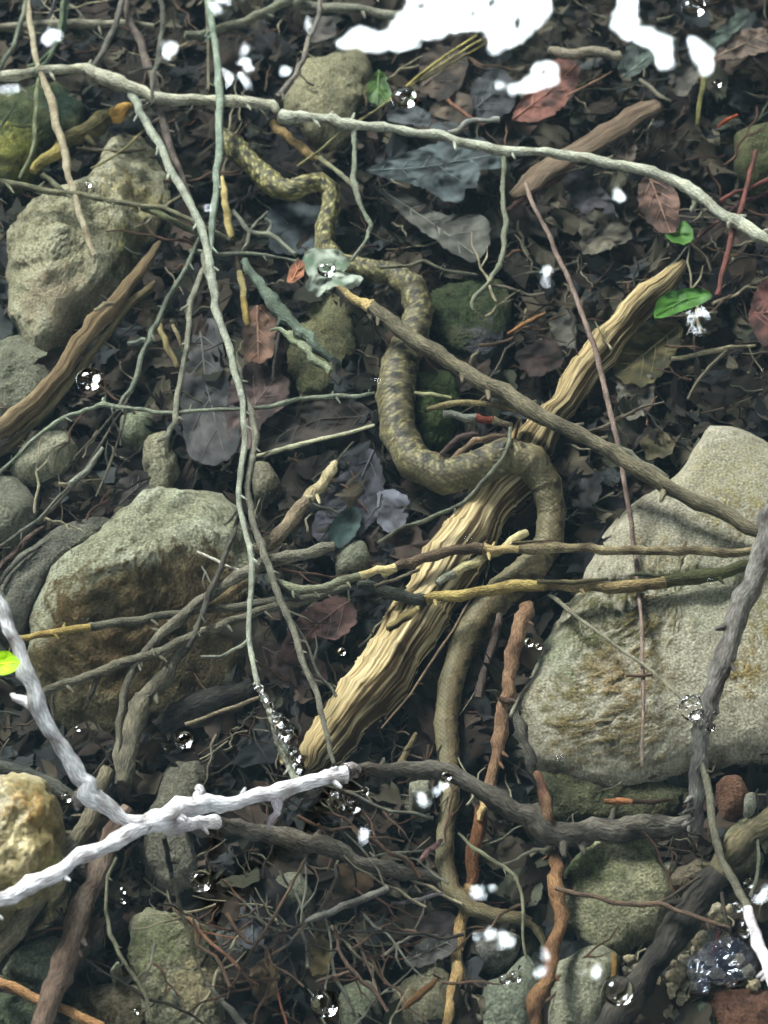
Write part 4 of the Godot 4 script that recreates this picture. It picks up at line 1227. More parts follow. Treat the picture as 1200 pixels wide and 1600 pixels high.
func make_sticks() -> void:
	var pale := [150, 148, 126]
	var grey := [124, 120, 106]
	var darkc := [84, 78, 68]
	# --- the bleached branch that rises out of the water, with its drowned end
	stick("bleached_branch", "bleached white forked branch rising out of the water with a dark drowned end", "branch",
		[[-40, 1432, 62, 17], [20, 1402, 58, 17], [90, 1364, 52, 18], [150, 1330, 46, 17], [205, 1300, 42, 19], [245, 1280, 38, 22], [280, 1258, 34, 20], [322, 1254, 29, 19], [370, 1254, 24, 16], [430, 1238, 17, 17], [490, 1222, 9, 18], [540, 1208, 3, 19], [562, 1208, 0, 17], [600, 1206, -5, 16], [650, 1203, -11, 17], [700, 1206, -17, 19], [750, 1236, -22, 21], [800, 1268, -27, 24], [850, 1300, -32, 27], [905, 1304, -35, 24], [950, 1298, -37, 25], [1000, 1290, -38, 24], [1050, 1290, -39, 22], [1095, 1292, -40, 16]],
		{"split": [["bleached_stem", 0, 11, [244, 240, 242], {"mat": "dry", "c2": [150, 138, 132], "c3": [252, 250, 250]}], ["wet_edge", 11, 12, [160, 150, 148], {"c2": [90, 84, 78], "c3": [200, 192, 192]}], ["drowned_stem", 12, 23, [88, 82, 72], {"c2": [52, 48, 44], "c3": [112, 106, 96], "rough": 0.3}]], "sides": 18, "step": 0.003, "rough": 0.32, "wob": 0.3, "slim": 0.7, "kink": 0.55},
		[["side_branch", [[-8, 930, 112, 13], [15, 985, 104, 15], [38, 1050, 94, 18], [60, 1106, 84, 19], [95, 1165, 72, 19], [122, 1215, 61, 18], [134, 1238, 57, 22], [170, 1262, 50, 19], [205, 1284, 43, 19], [236, 1294, 39, 14]], {"c": [236, 233, 233], "c2": [136, 128, 122], "c3": [250, 248, 248], "mat": "dry"}],
		["snag", [[66, 1112, 82, 14], [45, 1100, 82, 11], [22, 1090, 82, 7], [16, 1086, 82, 3]], {"c": [222, 216, 218], "c2": [190, 180, 184], "mat": "dry"}],
		["snag", [[318, 1256, 29, 16], [312, 1238, 32, 12], [306, 1230, 34, 6]], {"c": [222, 216, 218], "c2": [190, 180, 184], "mat": "dry"}],
		["thorn", [[440, 1240, 16, 15], [432, 1258, 14, 11], [424, 1278, 11, 7], [419, 1296, 8, 2]], {"c": [218, 210, 216], "c2": [186, 176, 184], "mat": "dry"}],
		["snag", [[520, 1214, 6, 14], [522, 1204, 8, 11], [526, 1198, 9, 5]], {"c": [224, 218, 222], "c2": [190, 182, 186], "mat": "dry"}],
		["knot", [[122, 1238, 56, 9], [126, 1254, 52, 10], [122, 1266, 50, 5]], {"c": [168, 160, 158], "mat": "dry"}]])
	stick("root", "grey brown drowned root leaving the white branch's fork towards the snake", "root",
		[[262, 1298, 30, 13], [300, 1286, 14, 14], [338, 1284, 0, 14], [370, 1290, -12, 15], [420, 1304, -22, 18], [480, 1318, -28, 19], [525, 1328, -32, 16], [560, 1346, -36, 15], [610, 1356, -40, 15], [670, 1368, -46, 13], [690, 1372, -48, 9]],
		{"split": [["bleached_end", 0, 2, [218, 212, 214], {"mat": "dry", "c2": [170, 164, 160]}], ["root_bark", 2, 10, [92, 86, 76]]], "rough": 0.25, "wob": 0.4})
	# --- sticks of the upper left
	stick("branch", "pale bare branch reaching in from the left edge, upper left", "branch", [[-20, 120, -13, 10], [60, 112, -13, 11], [135, 107, -12, 11], [150, 116, -12, 15], [205, 138, -12, 13], [240, 152, -13, 12], [300, 156, -14, 10], [370, 158, -14, 11], [425, 164, -14, 11], [432, 176, -15, 6]], {"c": [172, 168, 146], "c2": [124, 118, 100], "rough": 0.25})
	stick("branch", "long pale grey fallen branch crossing the upper right", "branch", [[438, 180, -12, 15], [470, 182, -11, 11], [520, 187, -10, 11], [545, 194, -10, 12], [600, 198, -10, 9], [690, 211, -10, 9], [760, 230, -10, 10], [790, 236, -10, 10], [850, 237, -10, 9], [920, 247, -10, 12], [990, 262, -10, 10], [1050, 281, -10, 11], [1100, 312, -10, 11], [1150, 345, -9, 12], [1220, 386, -9, 12]], {"c": [184, 184, 164], "c2": [142, 140, 120], "rough": 0.3},
		[["side_twig", [[785, 238, -11, 5], [787, 270, -13, 4.5], [786, 310, -14, 5], [791, 345, -15, 5.5], [788, 385, -16, 6], [780, 415, -17, 6], [765, 440, -18, 5], [742, 462, -19, 4], [737, 474, -19, 4], [740, 484, -19, 3]], {"c": [136, 138, 116]}], ["side_twig", [[700, 208, -10, 6], [718, 203, -9, 5], [730, 190, -8, 6], [760, 189, -7, 5], [780, 187, -7, 6]], {"c": [160, 158, 150]}],
		["side_twig", [[553, 200, -12, 6], [554, 240, -16, 5], [551, 278, -18, 6], [556, 292, -18, 7], [565, 325, -20, 5], [580, 352, -22, 5], [574, 372, -23, 4], [548, 408, -26, 4]], {"c": [142, 148, 126]}], ["side_twig", [[500, 246, -24, 5], [525, 266, -22, 5], [552, 290, -19, 5]], {"c": [146, 142, 112]}], ["side_twig", [[1088, 305, -12, 7], [1086, 320, -14, 6], [1080, 330, -15, 4]], {"c": [138, 134, 116]}]])
	stick("twig", "straight grey green twig hanging down from the top edge", "twig", [[322, -20, -8, 8], [334, 55, -8, 8], [341, 110, -8, 8], [345, 160, -8, 9], [343, 200, -8, 9], [338, 270, -8, 8], [334, 330, -9, 8], [329, 395, -10, 7]], {"c": [146, 156, 138], "c2": [108, 120, 102]})
	stick("twig", "thin pale stalk beside the straight grey green twig", "twig", [[321, -20, -11, 3], [325, 60, -11, 3], [326, 140, -12, 3]], {"c": [138, 134, 110]})
	stick("twig", "long forked twig from the upper left down to the bubble chain", "twig", [[205, 148, -15, 9], [218, 175, -12, 9], [236, 205, -10, 10], [256, 240, -9, 9], [282, 290, -9, 9], [305, 335, -8, 9], [322, 380, -8, 9], [330, 430, -8, 10], [336, 480, -8, 9], [350, 520, -8, 8], [366, 580, -8, 8], [380, 630, -8, 7], [383, 680, -7, 7], [376, 740, -7, 7], [374, 790, -6, 6], [386, 840, -5, 6], [394, 890, -5, 7], [391, 940, -4, 6], [389, 1000, -4, 6], [398, 1050, -3, 6], [405, 1075, -2, 6], [425, 1125, -1, 7], [445, 1175, 0, 8], [462, 1222, 1, 7]], {"c": [166, 168, 150], "c2": [122, 124, 108]},
		[["side_twig", [[390, 997, -4, 5], [376, 1010, -6, 4], [345, 1026, -9, 4], [314, 1026, -11, 3]], {}]])
	stick("twig", "second twig twined along the long forked one", "twig", [[318, 398, -10, 7], [332, 450, -10, 7], [344, 495, -10, 7], [356, 530, -10, 6], [374, 580, -10, 7], [383, 620, -11, 7], [392, 645, -11, 9], [399, 680, -11, 9], [394, 720, -11, 8], [386, 760, -11, 8], [392, 790, -11, 8], [403, 840, -11, 8], [414, 870, -11, 9], [428, 910, -12, 8], [448, 960, -12, 8], [466, 1010, -12, 7], [485, 1060, -12, 7], [500, 1105, -12, 7], [512, 1150, -12, 6], [522, 1192, -12, 5]], {"c": [126, 122, 106], "c2": [88, 86, 74]}, [["side_twig", [[376, 790, -11, 5], [362, 808, -12, 4], [350, 820, -12, 3]], {}]])
	stick("twig", "dark twig slanting down from the top edge onto the bare branch", "twig", [[192, -15, -8, 7], [184, 25, -8, 7], [168, 65, -9, 7], [152, 95, -11, 7], [142, 108, -13, 8]], {"c": [112, 108, 98]})
	stick("twig", "brown violet twig hanging through the upper left tangle", "twig", [[190, -15, -18, 8], [203, 35, -18, 8], [224, 80, -18, 9], [240, 120, -20, 9], [250, 170, -22, 9], [262, 215, -24, 9], [280, 265, -26, 8], [296, 310, -28, 7]], {"c": [116, 104, 94], "c2": [82, 72, 68]})
	stick("twig", "knotted dark twig with a hook in the upper left tangle", "twig", [[245, -15, -7, 6], [254, 10, -7, 6], [254, 45, -8, 6], [248, 80, -8, 5], [244, 105, -8, 6], [238, 130, -9, 5], [240, 160, -10, 4]], {"c": [104, 102, 90]}, [["side_twig", [[244, 108, -8, 4], [222, 108, -9, 3], [200, 115, -10, 3]], {}], ["side_twig", [[246, 100, -8, 5], [262, 84, -8, 5], [275, 82, -8, 4]], {}]])
	stick("twig", "grey green twig slanting in from the top left corner", "twig", [[48, -20, -9, 7], [36, 25, -9, 6], [22, 70, -10, 5], [8, 90, -11, 5], [-8, 118, -12, 4]], {"c": [124, 128, 110]})
	stick("twig", "bent green twig meeting the bare branch near the left", "twig", [[104, -20, -8, 6], [96, 35, -8, 6], [88, 70, -8, 5], [74, 95, -9, 4], [50, 114, -11, 4]], {"c": [112, 124, 98]}, [["side_twig", [[108, -15, -11, 5], [101, 40, -11, 4], [98, 60, -12, 3]], {"c": [98, 118, 96]}], ["side_twig", [[88, 72, -9, 4], [62, 96, -11, 3], [42, 104, -12, 3]], {}]])
	stick("twig", "dark thin twig behind the bent green one", "twig", [[90, -10, -24, 5], [72, 40, -25, 4], [55, 80, -26, 4], [42, 100, -27, 3]], {"c": [84, 84, 82]})
	stick("reed_stalk", "long jointed pale tan stalk lying over the large boulder", "stalk", [[38, -20, -10, 7], [46, 30, -10, 6], [54, 80, -11, 6], [62, 112, -12, 5], [70, 132, -12, 7], [84, 172, -13, 9], [96, 215, -14, 8], [105, 260, -15, 8], [114, 295, -16, 6], [124, 335, -17, 6], [136, 370, -18, 6], [148, 400, -19, 5]], {"c": [176, 162, 134], "c2": [140, 124, 98], "c3": [196, 186, 156]})
	stick("twig", "crooked green twig on the mossy boulder", "twig", [[62, 118, -14, 4], [57, 150, -15, 6], [54, 190, -16, 5], [54, 220, -17, 5], [46, 250, -18, 5], [30, 278, -20, 4]], {"c": [126, 130, 98]}, [["side_twig", [[54, 194, -16, 3], [36, 198, -17, 3], [16, 195, -18, 2]], {"c": [92, 96, 64]}]])
	stick("twig", "short thin twig at the left edge by the mossy boulder", "twig", [[25, 160, -15, 3], [12, 182, -16, 3], [-5, 210, -18, 3]], {"c": [84, 92, 70]})
	stick("twig", "drab olive twig running right from the left edge over the large boulder", "twig", [[-20, 284, -18, 9], [40, 291, -17, 8], [105, 302, -16, 7], [150, 310, -15, 5], [200, 318, -15, 6], [255, 325, -16, 6], [300, 345, -18, 6], [360, 374, -20, 5]], {"c": [126, 122, 96], "c2": [92, 90, 66]}, [["side_twig", [[66, 274, -14, 6], [90, 292, -15, 6], [112, 308, -16, 4]], {"c": [130, 128, 100]}]])
	stick("twig", "thicker green twig under the olive one, right of the boulder", "twig", [[215, 322, -24, 7], [255, 338, -24, 8], [290, 356, -25, 7], [330, 376, -26, 6]], {"c": [106, 108, 80]})
	stick("branch", "pale crosswise stick at the top left corner", "branch", [[-20, 45, -26, 9], [50, 40, -26, 9], [100, 38, -26, 9], [150, 38, -27, 8], [190, 36, -28, 7], [240, 42, -30, 6]], {"c": [140, 134, 116]})
	stick("branch", "green grey branch rising to the top edge left of the white reflections", "branch", [[290, 56, -28, 10], [340, 48, -27, 9], [380, 36, -26, 9], [415, 20, -25, 9], [445, 4, -24, 9], [470, -14, -24, 9]], {"c": [116, 116, 98]})
	stick("branch", "pale stick along the top edge under the white reflections", "branch", [[430, 2, -34, 9], [500, 12, -33, 9], [560, 14, -32, 9], [610, 24, -32, 9], [660, 30, -33, 9]], {"c": [130, 128, 112]})
	stick("twig", "grey forked twig from the top edge to the bare branch's end", "twig", [[503, -20, -12, 6], [500, 15, -12, 6], [490, 45, -12, 6], [480, 70, -12, 6], [474, 95, -12, 6], [462, 118, -13, 6], [448, 135, -13, 8], [432, 152, -14, 9]], {"c": [132, 124, 112]})
	stick("stick", "short stick with yellow worn ends left of the large boulder", "stick", [[52, 268, -44, 8], [68, 250, -42, 12], [94, 230, -41, 14], [120, 212, -40, 18], [150, 196, -39, 21], [174, 180, -38, 17], [190, 172, -38, 14], [206, 166, -39, 6]], {"split": [["worn_end", 0, 2, [160, 144, 84]], ["bark", 2, 5, [92, 84, 54]], ["worn_end", 5, 7, [200, 156, 84]]], "sides": 16})
	stick("straw", "thin dry straw above the large boulder", "straw", [[230, 200, -18, 2.5], [200, 228, -20, 2.5], [172, 248, -22, 2], [142, 263, -24, 2]], {"c": [140, 130, 92], "mat": "twig"})
	stick("twig", "flat brown twig behind the straw", "twig", [[120, 232, -34, 4], [160, 236, -34, 5], [200, 236, -34, 5], [228, 232, -35, 3]], {"c": [106, 98, 76]})
	# --- left middle
	stick("dead_branch", "split weathered dead branch at the left edge below the large boulder", "branch", [[-25, 682, -36, 22], [25, 652, -34, 22], [75, 604, -32, 20], [110, 560, -31, 18], [140, 520, -30, 18], [165, 490, -29, 19], [190, 462, -28, 15], [215, 428, -28, 13], [235, 402, -28, 10], [250, 378, -29, 4]], {"c": [126, 106, 78], "c2": [76, 62, 44], "c3": [150, 134, 104], "mat": "wood", "grain": 0.12, "sides": 26, "step": 0.003, "part": "trunk"},
		[["side_strip", [[-25, 722, -44, 10], [30, 682, -42, 9], [80, 632, -40, 9], [120, 586, -38, 8], [155, 538, -36, 8], [190, 492, -34, 8], [218, 462, -33, 9], [232, 452, -32, 8], [242, 440, -32, 4]], {"sides": 12, "c": [136, 122, 88]}], ["stub", [[150, 488, -26, 10], [164, 476, -24, 8], [178, 474, -24, 5]], {"c": [150, 138, 110], "sides": 10}]])
	stick("twig", "grey green twig falling from the forked twig across the dark gap", "twig", [[312, 372, -14, 5], [296, 408, -14, 6], [272, 450, -15, 6], [252, 490, -16, 6], [238, 515, -17, 7], [226, 545, -18, 6], [216, 580, -20, 6], [204, 610, -22, 6], [188, 632, -25, 5]], {"c": [118, 122, 106]}, [["side_twig", [[228, 532, -18, 6], [214, 535, -18, 5], [200, 537, -18, 5]], {"c": [128, 134, 120]}]])
	stick("twig", "pale knuckled twig hanging left of the large dark grey leaf", "twig", [[326, 408, -12, 7], [312, 438, -13, 8], [298, 470, -13, 7], [296, 505, -14, 7], [292, 545, -14, 6], [284, 585, -15, 6], [276, 630, -16, 7], [274, 660, -17, 7], [262, 682, -19, 6], [246, 690, -20, 3]], {"c": [138, 136, 118]}, [["stub", [[298, 478, -13, 5], [288, 482, -12, 5], [283, 486, -12, 3]], {}]])
	stick("twig", "thin greenish twig running across the left middle to the snake", "twig", [[-15, 748, -30, 4], [30, 710, -28, 4], [60, 680, -26, 4], [105, 650, -24, 5], [135, 640, -22, 5], [160, 632, -20, 6], [200, 638, -19, 5], [245, 645, -18, 5], [275, 645, -18, 5], [320, 641, -18, 4], [370, 640, -19, 4], [420, 636, -20, 5], [450, 628, -20, 6], [480, 622, -20, 5], [515, 620, -21, 6], [555, 620, -22, 5], [585, 614, -24, 3]], {"c": [126, 130, 112], "mat": "twig"}, [["stub", [[163, 634, -20, 5], [162, 622, -19, 4]], {}]])
	stick("straw", "pale dry straw left of the snake's bend", "straw", [[394, 714, -30, 4], [430, 705, -29, 5], [480, 692, -28, 5], [530, 680, -27, 4], [585, 664, -28, 3]], {"c": [184, 180, 150], "c2": [140, 134, 104], "mat": "twig"})
	stick("stick", "pale broken stick pointing up to the snake's bend", "stick", [[526, 722, -30, 5], [520, 732, -30, 10], [500, 760, -30, 12], [480, 782, -31, 12], [458, 808, -31, 14], [435, 834, -31, 16], [418, 850, -32, 15], [404, 862, -33, 10]], {"split": [["worn_end", 0, 3, [186, 172, 136], {"c2": [150, 132, 96]}], ["bark", 3, 7, [122, 108, 88]]], "sides": 14})
	stick("branch", "grey crooked branch running over the block shaped boulder", "branch", [[522, 854, -26, 10], [490, 862, -25, 12], [450, 870, -24, 13], [410, 882, -23, 13], [370, 902, -22, 12], [330, 930, -22, 11], [290, 958, -22, 11], [258, 985, -23, 10], [236, 1008, -24, 9], [220, 1030, -26, 8], [204, 1055, -30, 8], [192, 1090, -34, 8], [186, 1130, -38, 8], [182, 1180, -42, 8], [184, 1225, -45, 7]], {"c": [122, 116, 100], "c2": [90, 84, 72]})
	stick("stick", "stub of brown stick under the grey crooked branch", "stick", [[398, 900, -34, 9], [370, 918, -34, 10], [340, 936, -34, 10], [325, 944, -35, 6]], {"c": [124, 106, 76], "c3": [160, 140, 104]})
	stick("twig", "dark straight twig slanting across the block shaped boulder", "twig", [[374, 806, -16, 5], [366, 832, -16, 6], [350, 870, -16, 6], [335, 910, -17, 7], [320, 950, -17, 7], [308, 980, -18, 7], [294, 1012, -20, 6]], {"c": [92, 88, 78]})
	stick("branch", "long grey stick across the lower left, ending by the red leaf", "branch", [[40, 1092, -26, 9], [75, 1078, -26, 9], [120, 1064, -26, 9], [165, 1048, -26, 10], [205, 1032, -26, 11], [250, 1020, -26, 11], [300, 995, -26, 10], [340, 980, -26, 9], [385, 964, -26, 8], [430, 948, -27, 8], [480, 938, -28, 7]], {"c": [108, 102, 86]}, [["side_twig", [[158, 1052, -27, 6], [148, 1068, -29, 6], [138, 1092, -32, 5], [136, 1102, -33, 3]], {"c": [84, 80, 68]}]])
	stick("stick", "two coloured stick with a yellow barked end over the block shaped boulder", "stick", [[28, 998, -24, 6], [60, 992, -24, 7], [100, 986, -24, 8], [142, 980, -24, 8], [190, 972, -25, 10], [240, 964, -26, 9], [290, 958, -27, 7], [340, 950, -28, 8], [400, 944, -28, 9], [450, 936, -28, 10], [500, 930, -28, 8], [545, 915, -28, 7]], {"split": [["yellow_end", 0, 3, [184, 160, 96], {"c2": [140, 112, 66]}], ["bark", 3, 11, [100, 96, 82]]]})
	stick("branch", "lichen green forked twig left of the log", "twig", [[416, 900, -20, 8], [440, 912, -20, 9], [470, 922, -20, 9], [500, 920, -20, 9], [530, 908, -20, 9], [562, 900, -20, 8], [590, 890, -19, 8], [618, 886, -19, 8]], {"split": [["bark", 0, 5, [122, 122, 100]], ["pale_end", 5, 7, [206, 188, 136], {"c2": [176, 150, 100]}]]})
	stick("straw", "white bit of straw on top of the block shaped boulder", "straw", [[308, 862, -24, 2.5], [335, 874, -23, 3], [352, 884, -23, 3], [376, 892, -23, 2.5]], {"c": [206, 200, 180], "mat": "twig"})
	stick("root", "thick knotted brown root below the block shaped boulder", "root", [[300, 998, -36, 8], [284, 1018, -34, 14], [262, 1050, -33, 16], [240, 1080, -33, 17], [222, 1108, -34, 21], [208, 1145, -35, 18], [200, 1185, -37, 17], [192, 1225, -40, 16]], {"c": [104, 98, 82], "c2": [70, 66, 54], "rough": 0.3, "wob": 0.5, "sides": 16})
	stick("root", "dark round root behind the bubble at the centre left", "root", [[250, 1140, -56, 20], [280, 1115, -52, 24], [320, 1095, -50, 22], [355, 1085, -50, 18], [392, 1068, -52, 12]], {"c": [72, 68, 62], "c2": [46, 44, 42], "rough": 0.35})
	stick("twig", "thin tan twig touching the bubble chain", "twig", [[290, 1132, -30, 5], [330, 1118, -26, 5], [370, 1104, -22, 5], [404, 1090, -18, 4]], {"c": [126, 112, 90], "mat": "twig"})
	stick("twig", "fan strand of fine twig at the left, longest of its bundle", "twig", [[222, 560, -34, 3], [196, 630, -30, 3], [160, 690, -30, 3], [128, 742, -32, 3], [96, 780, -34, 3], [62, 812, -36, 3]], {"c": [92, 86, 74], "mat": "twig"})
	stick("twig", "fine twig strand beside the pale lumpy stone", "twig", [[200, 630, -32, 3], [184, 690, -32, 3], [170, 730, -33, 3], [150, 775, -34, 2]], {"c": [98, 92, 78], "mat": "twig"})
	stick("twig", "fine twig strand falling onto the small green grey stone", "twig", [[188, 636, -28, 3], [150, 680, -30, 3], [115, 716, -34, 2]], {"c": [98, 92, 78], "mat": "twig"})
	stick("stick", "short pale green stick end above the pointed twig bundle", "stick", [[160, 700, -28, 4], [146, 722, -28, 6], [128, 742, -28, 6], [110, 756, -28, 6]], {"c": [150, 150, 134]})
	stick("twig", "long thin twig from the stick end down to the left edge", "twig", [[110, 758, -28, 4], [88, 780, -28, 4], [60, 812, -30, 4], [20, 840, -32, 4], [-15, 866, -34, 4]], {"c": [112, 110, 98], "mat": "twig"})
	stick("twig", "reddish brown rootlet left of the smooth grey stone", "twig", [[-10, 900, -40, 8], [20, 868, -38, 8], [40, 845, -38, 7], [70, 822, -40, 4]], {"c": [96, 78, 70]})
	stick("twig", "dark rootlet along the smooth grey stone", "twig", [[-10, 925, -36, 5], [15, 890, -34, 6], [42, 866, -34, 4], [64, 852, -35, 3]], {"c": [84, 82, 74]})
	stick("straw", "upright split yellow sliver left of the large dark grey leaf", "straw", [[250, 508, -30, 6], [258, 530, -30, 7], [266, 552, -31, 7], [276, 572, -33, 5]], {"c": [176, 158, 110], "mat": "wood", "grain": 0.1})
	stick("straw", "thinner pale sliver right of the split yellow one", "straw", [[270, 508, -32, 4], [280, 528, -32, 4], [286, 548, -34, 3]], {"c": [160, 146, 110]})
	stick("stalk", "yellow stub of stalk beside the straight twig, above the crossing", "stalk", [[346, 278, -32, 5], [350, 296, -31, 7], [352, 318, -31, 7], [356, 345, -30, 8], [364, 372, -30, 7]], {"c": [186, 166, 112], "c2": [120, 104, 62]})
	stick("stalk", "jointed yellow stalk above the rust brown leaf", "stalk", [[370, 402, -32, 7], [374, 425, -32, 6], [378, 440, -32, 7], [380, 465, -33, 7], [384, 490, -34, 7], [386, 510, -36, 6]], {"split": [["dark_joint", 0, 1, [92, 82, 68]], ["stalk_piece", 1, 3, [196, 178, 124]], ["stalk_piece", 3, 5, [160, 138, 82]]]})
	stick("twig", "small crooked fork of twig above the pale lichen clump", "twig", [[364, 330, -22, 5], [376, 344, -21, 5], [390, 362, -20, 6], [420, 366, -20, 6], [442, 382, -20, 5], [462, 398, -20, 5]], {"c": [136, 136, 118]}, [["side_twig", [[390, 362, -20, 4], [387, 380, -22, 4], [378, 394, -24, 3]], {}], ["side_twig", [[390, 360, -20, 4], [402, 346, -20, 3], [418, 330, -21, 2]], {}], ["side_twig", [[418, 364, -20, 4], [424, 348, -20, 3], [414, 342, -20, 3]], {}]])
	stick("twig", "grey twig along the crossing towards the lichen clump", "twig", [[296, 392, -16, 5], [340, 398, -15, 5], [390, 396, -15, 4], [430, 402, -16, 4], [468, 410, -17, 4]], {"c": [114, 116, 100], "mat": "twig"})
	stick("lichen_twig", "green crusted twig slanting down right of the rust brown leaf", "twig", [[382, 408, -28, 8], [404, 440, -26, 11], [424, 468, -25, 13], [448, 496, -25, 12], [470, 520, -26, 11], [494, 544, -28, 11], [516, 562, -32, 8]], {"c": [98, 108, 92], "c2": [70, 78, 64], "c3": [126, 140, 122], "rough": 0.45, "wob": 0.6})
	stick("lichen_twig", "pale lichen crusted twig end over the olive yellow stone", "twig", [[422, 516, -22, 3], [438, 514, -21, 5], [452, 522, -21, 8], [470, 540, -21, 8], [490, 560, -22, 9], [514, 580, -24, 7]], {"c": [152, 158, 128], "c2": [112, 118, 88], "rough": 0.5, "wob": 0.6})
	stick("twig", "thin dark twig hanging beside the rust brown leaf", "twig", [[436, 520, -34, 4], [432, 550, -34, 4], [426, 592, -36, 3]], {"c": [64, 60, 54], "mat": "twig"})
	stick("stick", "orange tan bark stick under the fallen branch's thick end", "stick", [[426, 192, -26, 8], [440, 206, -26, 9], [458, 222, -27, 9], [478, 238, -28, 10], [495, 248, -30, 6]], {"c": [172, 142, 96], "c2": [130, 104, 70]})
	stick("twig", "thin green stem arching by the fallen branch", "twig", [[465, 260, -20, 3], [500, 235, -18, 3], [540, 200, -15, 3], [575, 180, -12, 3], [606, 158, -9, 3]], {"c": [130, 124, 84], "mat": "twig"})
	# --- the right half
	stick("pine_needles", "bundle of three dry yellow pine needles by the top bubble", "pine needles", [[606, 158, -6, 2.2], [650, 122, -6, 2.6], [700, 84, -7, 2.6], [745, 55, -8, 2.2]], {"c": [166, 152, 92], "mat": "twig", "part": "needle", "wob": 0.1}, [["needle", [[640, 134, -7, 2], [690, 100, -8, 2.6], [730, 75, -9, 2.4], [752, 62, -9, 2]], {"c": [178, 164, 108]}], ["needle", [[655, 128, -9, 2], [700, 102, -10, 2.2], [762, 66, -11, 2]], {"c": [140, 128, 78]}]])
	stick("wood_piece", "flat weathered piece of wood slanting under the fallen branch at upper right", "wood", [[800, 306, -40, 10], [830, 286, -36, 24], [870, 258, -34, 28], [920, 228, -32, 27], [970, 198, -31, 26], [1010, 172, -31, 24], [1028, 160, -32, 12]], {"c": [116, 98, 80], "c2": [84, 70, 58], "c3": [138, 122, 102], "mat": "wood", "grain": 0.07, "sides": 30, "flat": 0.45, "wob": 0.1, "tip": 0.2})
	stick("stick", "dark red brown stick under the flat piece of wood", "stick", [[792, 330, -42, 6], [830, 300, -42, 8], [870, 280, -42, 7], [905, 250, -43, 5]], {"c": [84, 62, 56]})
	stick("stick", "pale stub of stick under the top reflections at right", "stick", [[858, 78, -20, 7], [880, 84, -20, 11], [910, 82, -20, 10], [945, 83, -20, 10], [968, 86, -21, 9]], {"c": [142, 132, 114], "end_c": [190, 184, 170]})
	stick("twig", "small pale peg crossing the end of the flat piece of wood", "twig", [[1000, 124, -26, 4], [1018, 138, -25, 5], [1035, 152, -25, 5], [1048, 158, -26, 3]], {"c": [138, 130, 112]})
	stick("twig", "brown twig near the russet leaf", "twig", [[700, 156, -30, 4], [716, 170, -29, 5], [735, 184, -29, 4], [755, 196, -30, 3]], {"c": [134, 96, 76], "mat": "twig"})
	stick("twig", "fine tan stem right of the russet leaf", "twig", [[885, 150, -26, 2.5], [920, 132, -25, 2.5], [955, 112, -24, 2]], {"c": [140, 110, 88], "mat": "twig"})
	stick("stem", "thin reddish stem hanging straight down over the pale boulder", "stem", [[822, 286, -12, 4], [832, 318, -12, 4.5], [852, 355, -12, 4.5], [868, 395, -12, 5], [886, 430, -12, 5], [902, 470, -12, 5], [922, 525, -12, 5.5], [936, 570, -13, 6], [948, 620, -14, 5.5], [960, 670, -15, 5.5], [972, 730, -16, 5], [982, 790, -20, 5], [990, 850, -30, 5], [996, 905, -33, 4.5], [1000, 945, -28, 4], [1003, 1000, -24, 4], [1005, 1060, -22, 4], [1005, 1120, -21, 3.5], [1003, 1170, -21, 3], [1003, 1198, -21, 3]], {"c": [128, 110, 100], "c2": [100, 82, 74], "mat": "twig"}, [["crosspiece", [[978, 1056, -20, 3], [1000, 1056, -20, 3], [1020, 1055, -20, 3]], {"c": [104, 80, 62]}]])
	stick("stem", "red stem crossing the fallen branch at the right", "stem", [[1180, 236, -22, 4], [1172, 270, -20, 5], [1164, 305, -16, 5], [1152, 345, -16, 6], [1140, 385, -18, 6], [1128, 430, -20, 6], [1120, 462, -22, 5]], {"c": [108, 70, 62], "c2": [80, 54, 48], "mat": "twig"})
	stick("stem", "thin wine red stem at the right edge above the red one", "stem", [[1215, 274, -24, 4], [1180, 290, -22, 4], [1150, 300, -20, 4], [1125, 314, -18, 4]], {"c": [116, 72, 66], "mat": "twig"})
	stick("stem", "dark violet stem parallel to the wine red one", "stem", [[1200, 300, -28, 4], [1160, 315, -27, 4], [1130, 340, -28, 4], [1090, 372, -30, 3]], {"c": [92, 66, 66], "mat": "twig"})
	stick("twig", "small orange leaf stalk at the right near the mossy stone", "twig", [[1122, 198, -26, 3], [1136, 188, -25, 5], [1152, 180, -25, 3]], {"c": [186, 96, 60]})
	stick("straw", "yellow grass blade hanging below the narrow white reflection", "straw", [[1100, 112, -20, 5], [1098, 140, -22, 6], [1092, 170, -24, 5], [1090, 196, -26, 4]], {"c": [112, 108, 66]})
	stick("stick", "long drab diagonal stick crossing over the snake and the log", "stick", [[528, 448, -13, 4], [545, 462, -13, 8], [562, 472, -13, 10], [580, 480, -13, 12], [615, 504, -13, 15], [650, 532, -13, 15], [700, 566, -13, 15], [755, 598, -13, 16], [810, 630, -13, 16], [870, 660, -13, 16], [930, 692, -14, 16], [985, 726, -15, 17], [1040, 760, -17, 17], [1090, 786, -19, 16], [1140, 806, -20, 14], [1200, 836, -22, 11]], {"split": [["worn_tip", 0, 3, [196, 172, 118], {"c2": [140, 120, 84]}], ["bark", 3, 15, [112, 104, 84], {"c2": [84, 78, 62], "rough": 0.25}]], "wob": 0.35}, [["stub", [[735, 572, -11, 4], [740, 556, -9, 5], [748, 548, -8, 3]], {"c": [106, 100, 80]}]])
